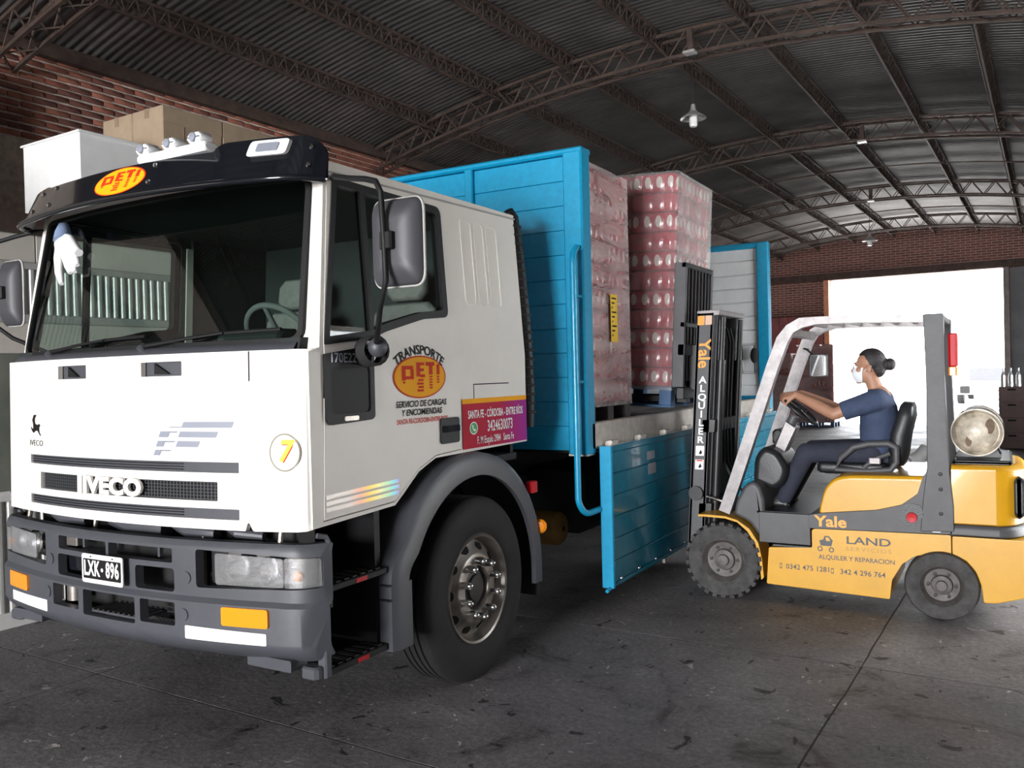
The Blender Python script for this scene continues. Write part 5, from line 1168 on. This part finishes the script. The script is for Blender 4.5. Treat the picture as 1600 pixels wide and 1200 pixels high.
panel('yellow_sticker', [rrect(1.535, 2.02, 1.588, 2.09, .004)], NM, 0, 'orange_decal', NEAR_RAIL, base=.002)
panel('pale_sticker', [rrect(1.594, 2.02, 1.645, 2.09, .004)], NM, 0, mat('peach', (.75, .50, .36), .5), NEAR_RAIL, base=.002)

# gas cylinder strapped behind the guard
GT = thing('gas_cylinder', 'cream gas cylinder lying across the back of the forklift', 'gas cylinder', (3.50, YC, 1.06))
MB().lathe([(.02, -.02), (.09, -.012), (.125, .01), (.147, .06), (.150, .10), (.150, .58), (.14, .63), (.10, .67), (.03, .69)], (3.50, 3.74, 1.222), (0, 1, 0), 36).build('body', 'tank_cream', GT, 50)
MB().lathe([(.152, .02), (.156, -.02), (.156, -.035), (.148, -.035), (.144, -.01), (.13, .015)], (3.50, 3.74, 1.222), (0, 1, 0), 36).build('foot_ring', 'tank_cream', GT, 50)
MB().lathe([(.0, -.026), (.026, -.024), (.03, -.012), (.03, .0)], (3.50, 3.74, 1.222), (0, 1, 0), 18).build('end_plug', 'tank_cream', GT, 50)
for (dx, dz, sc_x) in ((.075, .04, 1), (-.05, -.06, .7)): panel('rust_patch', [ellipse(3.50 + dx, 1.222 + dz, .028 * sc_x, .05 * sc_x, 14)], lambda u, v, d=0: Vector((u, 3.74 - .016 - d + .25 * ((u - 3.5) ** 2 + (v - 1.222) ** 2), v)), .002, mat('rust', (.16, .11, .075), .8, var=.4), GT)
for yy in (3.90, 4.22): MB().lathe([(.153, -.02), (.157, -.018), (.157, .018), (.153, .02)], (3.50, yy, 1.222), (0, 1, 0), 32).build('strap', 'dark_steel', GT, 50)
for yy in (3.90, 4.22): MB().prism([(3.36, 1.04), (3.64, 1.04), (3.60, 1.12), (3.54, 1.085), (3.46, 1.085), (3.40, 1.12)], 1, yy - .02, yy + .02).build('tank_cradle', 'vinyl_black', FK)

# ================================================================ the driver
def fused(mb, name, voxel, smooth, m, parent):
    me = mb.mesh(name, 0); o = bpy.data.objects.new(name, me); COL.objects.link(o)
    r = o.modifiers.new('r', 'REMESH'); r.mode = 'VOXEL'; r.voxel_size = voxel; r.use_smooth_shade = True
    s = o.modifiers.new('s', 'SMOOTH'); s.factor = .5; s.iterations = smooth
    dg = bpy.context.evaluated_depsgraph_get(); dg.update(); me2 = bpy.data.meshes.new_from_object(o.evaluated_get(dg))
    bpy.data.objects.remove(o); bpy.data.meshes.remove(me); me2.name = name; me2.materials.clear(); me2.materials.append(m); me2.shade_smooth()
    o = bpy.data.objects.new(name, me2); return link(o, parent)
def limb(mb, pts, rad, n=14):
    """tapered chain with balls at the joints"""
    for i in range(len(pts) - 1): mb.tube([pts[i], pts[i + 1]], [rad[i], rad[i + 1]], n)
    for p, r in zip(pts, rad): mb.ball(p, r, n)
skin = mat('skin', (.42, .215, .135), .5, var=.08, vscale=15)
mat('shirt_navy', (.045, .065, .125), .85, var=.15, vscale=14, bump=.2, bscale=90)
mat('trouser_navy', (.026, .030, .048), .85, var=.18, vscale=12, bump=.2, bscale=90)
mat('hair_dark', (.022, .018, .020), .55, bump=.5, bscale=120)
mat('mask_white', (.82, .85, .88), .8)
PE = thing('person', 'person in navy shirt and white face mask driving the forklift', 'person', (2.85, YC, .985))
V = Vector
hip = V((2.85, YC, 1.06)); HEAD = V((2.795, YC, 1.668))
bd_ = MB()
limb(bd_, [hip, V((2.87, YC, 1.22)), V((2.875, YC, 1.36)), V((2.865, YC, 1.45))], [.11, .105, .11, .085])
limb(bd_, [V((2.865, YC, 1.45)), V((2.835, YC, 1.535)), V((2.815, YC, 1.60))], [.06, .053, .052])
# head: skull, jaw, nose, chin, ears, brow
bd_.ball(HEAD + V((.018, 0, .035)), .088, 18, (1.08, .86, 1.0)); bd_.ball(HEAD + V((-.022, 0, -.045)), .062, 16, (1.0, .86, 1.15)); bd_.ball(HEAD + V((-.062, 0, -.098)), .026, 12)
bd_.tube([HEAD + V((-.082, 0, .018)), HEAD + V((-.108, 0, -.028))], [.010, .015], 8); bd_.ball(HEAD + V((-.104, 0, -.03)), .015, 8)
bd_.ball(HEAD + V((-.070, 0, .030)), .030, 10, (.6, 1.5, .5))
for s in (-1, 1):
    bd_.ball(HEAD + V((.018, s * .080, -.012)), .026, 10, (.75, .35, 1.15)); bd_.ball(HEAD + V((-.05, s * .038, -.02)), .03, 10)
hands = []
for s in (-1, 1):                                            # s=-1 is the near side
    sh = V((2.865, YC + s * .175, 1.435)); el = V((2.585, YC + s * .20, 1.335)); ph = (.72 if s < 0 else -.72)
    grip = WC + (WE1 * math.cos(ph) + WE2 * math.sin(ph)) * WR
    wr = grip + V((.085, s * .012, .045))
    limb(bd_, [V((2.865, YC, 1.43)), sh], [.08, .066]); limb(bd_, [sh, (sh + el) / 2, el, el * .62 + wr * .38, wr], [.060, .050, .043, .043, .027])
    # palm
    kn = grip + V((.012, s * .004, .034)); tang = (-WE1 * math.sin(ph) + WE2 * math.cos(ph)); tang = tang if tang.dot(V((-.6, s * -.2, .3))) > 0 else -tang
    side = tang.normalized()
    for q in (-.030, -.010, .010, .030): limb(bd_, [wr + side * q * .45, kn + side * q], [.021, .0145], 10)
    ln = [.052, .060, .057, .046]
    for i, q in enumerate((-.034, -.0115, .0115, .034)):
        b0 = kn + side * q; out = (b0 - (grip + side * q)); 
        f1_ = b0 + V((-.030, 0, .000)) * (ln[i] / .057); f2_ = f1_ + V((-.008, 0, -.026)) * (ln[i] / .057); f3_ = f2_ + V((.014, 0, -.016)) * (ln[i] / .057)
        limb(bd_, [b0, f1_, f2_, f3_], [.0125, .0105, .0098, .0085], 8)
    th0 = wr * .6 + kn * .4 + side * (-.030); limb(bd_, [th0, grip + side * -.045 + V((.012, 0, .012)), grip + side * -.050 + V((-.006, 0, -.014))], [.015, .0125, .0095], 8)
# legs inside the trousers
legs = []
for s in (-1, 1):
    hp_ = V((2.83, YC + s * .095, 1.05)); kn_ = V((2.375, YC + s * .135, 1.045)); an = V((2.205, YC + s * .12, .705))
    legs.append((hp_, kn_, an)); limb(bd_, [hp_, kn_, an, V((2.19, YC + s * .12, .665))], [.07, .05, .036, .034])
body = fused(bd_, 'body', .0058, 4, skin, PE)
# shirt with short sleeves
sh_ = MB()
sec = [(1.02, 2.860, .118, .165), (1.10, 2.860, .126, .168), (1.20, 2.862, .130, .172), (1.30, 2.866, .132, .180), (1.38, 2.868, .122, .184), (1.44, 2.866, .098, .165), (1.485, 2.858, .070, .095), (1.51, 2.850, .062, .066)]
sh_.loft([[(cx_ + rx * math.cos(t), YC + ry * math.sin(t), z) for t in [2 * PI * k / 28 for k in range(28)]] for z, cx_, rx, ry in sec], True)
for s in (-1, 1):
    sh = V((2.865, YC + s * .172, 1.432)); el = V((2.585, YC + s * .20, 1.335)); e2 = sh.lerp(el, .80)
    limb(sh_, [V((2.868, YC + s * .09, 1.42)), sh], [.095, .080]); sh_.tube([sh, sh.lerp(el, .4), e2], [.080, .074, .070], 16)
fused(sh_, 'shirt', .0085, 5, MATS['shirt_navy'], PE)
tr_ = MB(); tr_.ball(V((2.86, YC, 1.03)), .13, 18, (1.0, 1.22, .78)); tr_.box(2.78, 2.95, YC - .14, YC + .14, .985, 1.08)
for s, (a, b, c) in zip((-1, 1), legs):
    limb(tr_, [a, a.lerp(b, .5), b], [.092, .083, .073], 16); limb(tr_, [b, b.lerp(c, .5), c + V((0, 0, -.01))], [.073, .066, .056], 16)
fused(tr_, 'trousers', .0085, 4, MATS['trouser_navy'], PE)
for s, (a, b, c) in zip((-1, 1), legs):
    f = MB(); y = c.y; rings = []
    for (x, hw, zt) in ((2.245, .030, .70), (2.225, .040, .735), (2.185, .043, .745), (2.13, .044, .71), (2.08, .046, .69), (2.035, .040, .675), (2.015, .022, .660)):
        rings.append([(x, y - hw, .646), (x, y + hw, .646), (x, y + hw, .665), (x, y + hw * .7, zt - .01), (x, y, zt), (x, y - hw * .7, zt - .01), (x, y - hw, .665)])
    sho = f.loft(rings, True).build('shoe', 'vinyl_black', PE, 60)
    MB().loft([[(x, y - hw, .643), (x, y + hw, .643), (x, y + hw, .655), (x, y - hw, .655)] for x, hw in ((2.25, .034), (2.18, .047), (2.08, .050), (2.01, .026))], True).build('sole', 'rubber', sho)
hr = MB(); hr.ball(HEAD + V((.026, 0, .048)), .096, 18, (1.05, .88, .98)); hr.ball(HEAD + V((.075, 0, -.005)), .058, 14, (.9, 1.1, 1.25)); hr.ball(HEAD + V((.150, 0, .018)), .042, 12, (1.0, 1.0, 1.1)); hr.tube([HEAD + V((.10, 0, .02)), HEAD + V((.15, 0, .018))], [.035, .03], 10)
hair = fused(hr, 'hair', .006, 3, MATS['hair_dark'], PE)
# trim the hairline so that the face stays free
bmh = bmesh.new(); bmh.from_mesh(hair.data)
dele = [v for v in bmh.verts if (v.co.x < HEAD.x - .012 + (HEAD.z + .075 - v.co.z) * .55 and v.co.z < HEAD.z + .085) or (v.co.z < HEAD.z - .085)]
bmesh.ops.delete(bmh, geom=dele, context='VERTS'); bmh.to_mesh(hair.data); bmh.free()
mk = MB(); rings = []
for (z, r, o_) in ((.010, .050, -.020), (-.010, .062, -.026), (-.045, .066, -.030), (-.080, .058, -.030), (-.108, .038, -.034)):
    L = []
    for k in range(15):
        t = PI * (.5 + k / 14.0); L.append((HEAD.x + o_ + r * 1.25 * math.cos(t) + .0, YC + r * 1.02 * math.sin(t), HEAD.z + z))
    rings.append(L)
mk.loft(rings, False, False).build('face_mask', 'mask_white', PE, 60)
for s in (-1, 1):
    MB().tube([(HEAD.x - .02, YC + s * .066, HEAD.z - .03), (HEAD.x + .01, YC + s * .078, HEAD.z - .005), (HEAD.x + .035, YC + s * .082, HEAD.z + .008)], .0022, 5).build('mask_loop', 'mask_white', PE)
    MB().ball(HEAD + V((-.083, s * .032, .008)), .0125, 10).build('eye', 'white_decal', PE, 60)
    MB().ball(HEAD + V((-.0925, s * .032, .008)), .0062, 8).build('iris', 'hair_dark', PE, 60)
    MB().tube([HEAD + V((-.092, s * .018, .030)), HEAD + V((-.092, s * .034, .034)), HEAD + V((-.080, s * .050, .028))], .004, 6).build('eyebrow', 'hair_dark', PE)

# ================================================================ things at the far end and in the yard
def crate(a, b, z, sx, sy, h, m, label, grp, bottles=0):
    t = thing('crate', label, 'crate', HW(a, b, z), grp)
    q = MB(HALL)
    q.box(a - sx / 2, a + sx / 2, b - sy / 2, b - sy / 2 + .02, z, z + h); q.box(a - sx / 2, a + sx / 2, b + sy / 2 - .02, b + sy / 2, z, z + h)
    q.box(a - sx / 2, a - sx / 2 + .02, b - sy / 2 + .02, b + sy / 2 - .02, z, z + h); q.box(a + sx / 2 - .02, a + sx / 2, b - sy / 2 + .02, b + sy / 2 - .02, z, z + h); q.box(a - sx / 2 + .02, a + sx / 2 - .02, b - sy / 2 + .02, b + sy / 2 - .02, z, z + .02)
    q.build('body', m, t)
    for k in range(3): MB(HALL).box(a - sx / 2 - .006, a + sx / 2 + .006, b - sy / 2 - .006, b - sy / 2, z + h * (.12 + .3 * k), z + h * (.12 + .3 * k) + .03).build('rib', m, t)
    MB(HALL).box(a - .07, a + .07, b - sy / 2 - .008, b - sy / 2 - .004, z + h * .76, z + h * .88).build('grip', 'black_decal', t)
mat('crate_brown', (.10, .035, .032), .5, var=.2); mat('crate_red', (.34, .04, .05), .5, var=.2)
mat('bottle_clear', (.85, .9, .9), .05, trans=.9)
for k in range(4):
    for j in range(2):
        crate(3.12 + j * .46, 16.9, .0 + k * .30, .44, .36, .295, 'crate_brown', 'dark bottle crate, %s of the %s column, at the right edge behind the forklift' % (('bottom one', 'second', 'third', 'top one')[k], ('near', 'outer')[j]), 'dark bottle crates')
bt = 0
for j in range(2):
    for i in range(3):
        a, b, z = 2.98 + j * .46 + i * .13, 16.86, 1.197
        t = MB(HALL).lathe([(.0, 0), (.045, .002), (.048, .02), (.048, .20), (.035, .25), (.016, .29), (.015, .34), (.018, .345), (.018, .36), (0, .362)], Vector((a, b, z)), (0, 0, 1), 14).build('bottle', 'bottle_clear', None, 50)
        tag(t, 'clear glass bottle standing on the dark crates, %s on the %s column' % (('left', 'middle', 'right')[i], ('near', 'outer')[j]), 'bottle', 'bottles on the dark crates')
# loaded pallets beside the red gate leaf
for j, (a, b, n, w) in enumerate(((-2.55, 21.2, 8, 'nearest the truck'), (-1.72, 22.4, 9, 'nearest the doorway'))):
    pallet('yard_pallet', HALL @ Matrix.Translation((a - .5, b - .4, 0)), .95, .8, .15, MATS['pallet_blue'] if 'pallet_blue' in MATS else 'blue_paint', 'blue pallet on the floor by the far red gate, %s' % w)
    meF = [pack_mesh(.31, .78, .235, 3, 7, q) for q in (mA, mB_)]
    for k in range(n):
        for i in range(3):
            o = bpy.data.objects.new('bottle_pack', meF[k % 2]); COL.objects.link(o); o.matrix_world = HALL @ Matrix.Translation((a - .5 + .16 + i * .315, b, .152 + k * .2365))
            tag(o, 'pale red pack on the pallet by the far gate %s, %s layer, %s' % (w, ORD[k], ('left', 'middle', 'right')[i]), 'pack', 'packs by the far gate')
    wrap(HALL @ Matrix.Translation((a - .5, b - .4, .14)), .95, .8, n * .2365 + .03, film('film_far_%d' % j, (.97, .92, .92), (.9, .84, .84), .38, .2, (1.2, 1.2, 3)), 'milky film around the red packs by the far gate, %s' % w)
# white fitting lying on the floor behind the forklift
vf = thing('pipe_flange', 'white pipe flange piece on the floor behind the forklift seat', 'pipe fitting', (2.36, 11.3, 0))
MB().lathe([(.10, 0), (.20, .0), (.22, .02), (.22, .05), (.13, .06), (.13, .24), (.10, .24), (.10, 0)], (2.32, 11.2, .24), (.25, -1, 0), 28).build('flange', 'white_trim', vf, 40)
MB().tube([(2.42, 11.15, .24), (2.55, 11.17, .31), (2.65, 11.25, .42)], [.10, .10, .11], 18).build('elbow', 'white_trim', vf, 50)
MB().box(2.05, 2.75, 10.9, 11.5, 0, .018).build('board', 'white_trim', vf)
# white truck standing in the yard
YT = thing('yard_truck', 'white truck standing outside in the glare beyond the far doorway', 'truck', HW(1.0, 38, 0))
def YB(nm, m, *b, r=.05, ax=1): MB(HALL).cbox(*b, r, ax).build(nm, m, YT, 40)
ya_ = .45
YB('cab', 'white_trim', ya_, ya_ + 2.4, 36.6, 38.6, .75, 3.1, r=.18)
MB(HALL).box(ya_ + .15, ya_ + 2.25, 36.57, 36.61, 1.75, 2.70).build('windscreen', mat('glare_glass', (.45, .48, .50), .1), YT)
YB('cargo_box', 'white_trim', ya_ - .05, ya_ + 2.45, 38.7, 44.5, 1.0, 3.9)
YB('bumper', 'grey_trim', ya_ - .02, ya_ + 2.42, 36.45, 36.65, .40, .80)
YB('grille', 'grey_plastic', ya_ + .55, ya_ + 1.85, 36.55, 36.62, .95, 1.45)
for k in range(2):
    MB(HALL).lathe([(.0, -.13), (.30, -.13), (.48, -.11), (.5, -.05), (.5, .13), (0, .13)], Vector((ya_ + .15 + k * 2.1, 37.4, .5)), (1, 0, 0), 24).build('wheel', 'rubber', YT, 40)
    MB(HALL).lathe([(.0, -.13), (.30, -.13), (.48, -.11), (.5, -.05), (.5, .13), (0, .13)], Vector((ya_ + .15 + k * 2.1, 42.6, .5)), (1, 0, 0), 24).build('wheel', 'rubber', YT, 40)
    YB('mirror', 'black_plastic', ya_ - .35 + k * 2.85, ya_ - .10 + k * 2.85, 36.5, 36.6, 1.7, 2.45, r=.03)
    YB('mirror_arm', 'black_plastic', ya_ - .12 + k * 2.40, ya_ + .14 + k * 2.38, 36.55, 36.6, 2.40, 2.44, r=.01)
    YB('headlamp', 'reflector_white', ya_ + .12 + k * 1.8, ya_ + .48 + k * 1.8, 36.52, 36.60, .85, 1.10, r=.03)
for k in range(2): YB('fog_lamp', 'black_plastic', ya_ + .2 + k * 1.65, ya_ + .55 + k * 1.65, 36.42, 36.5, .45, .75, r=.03)
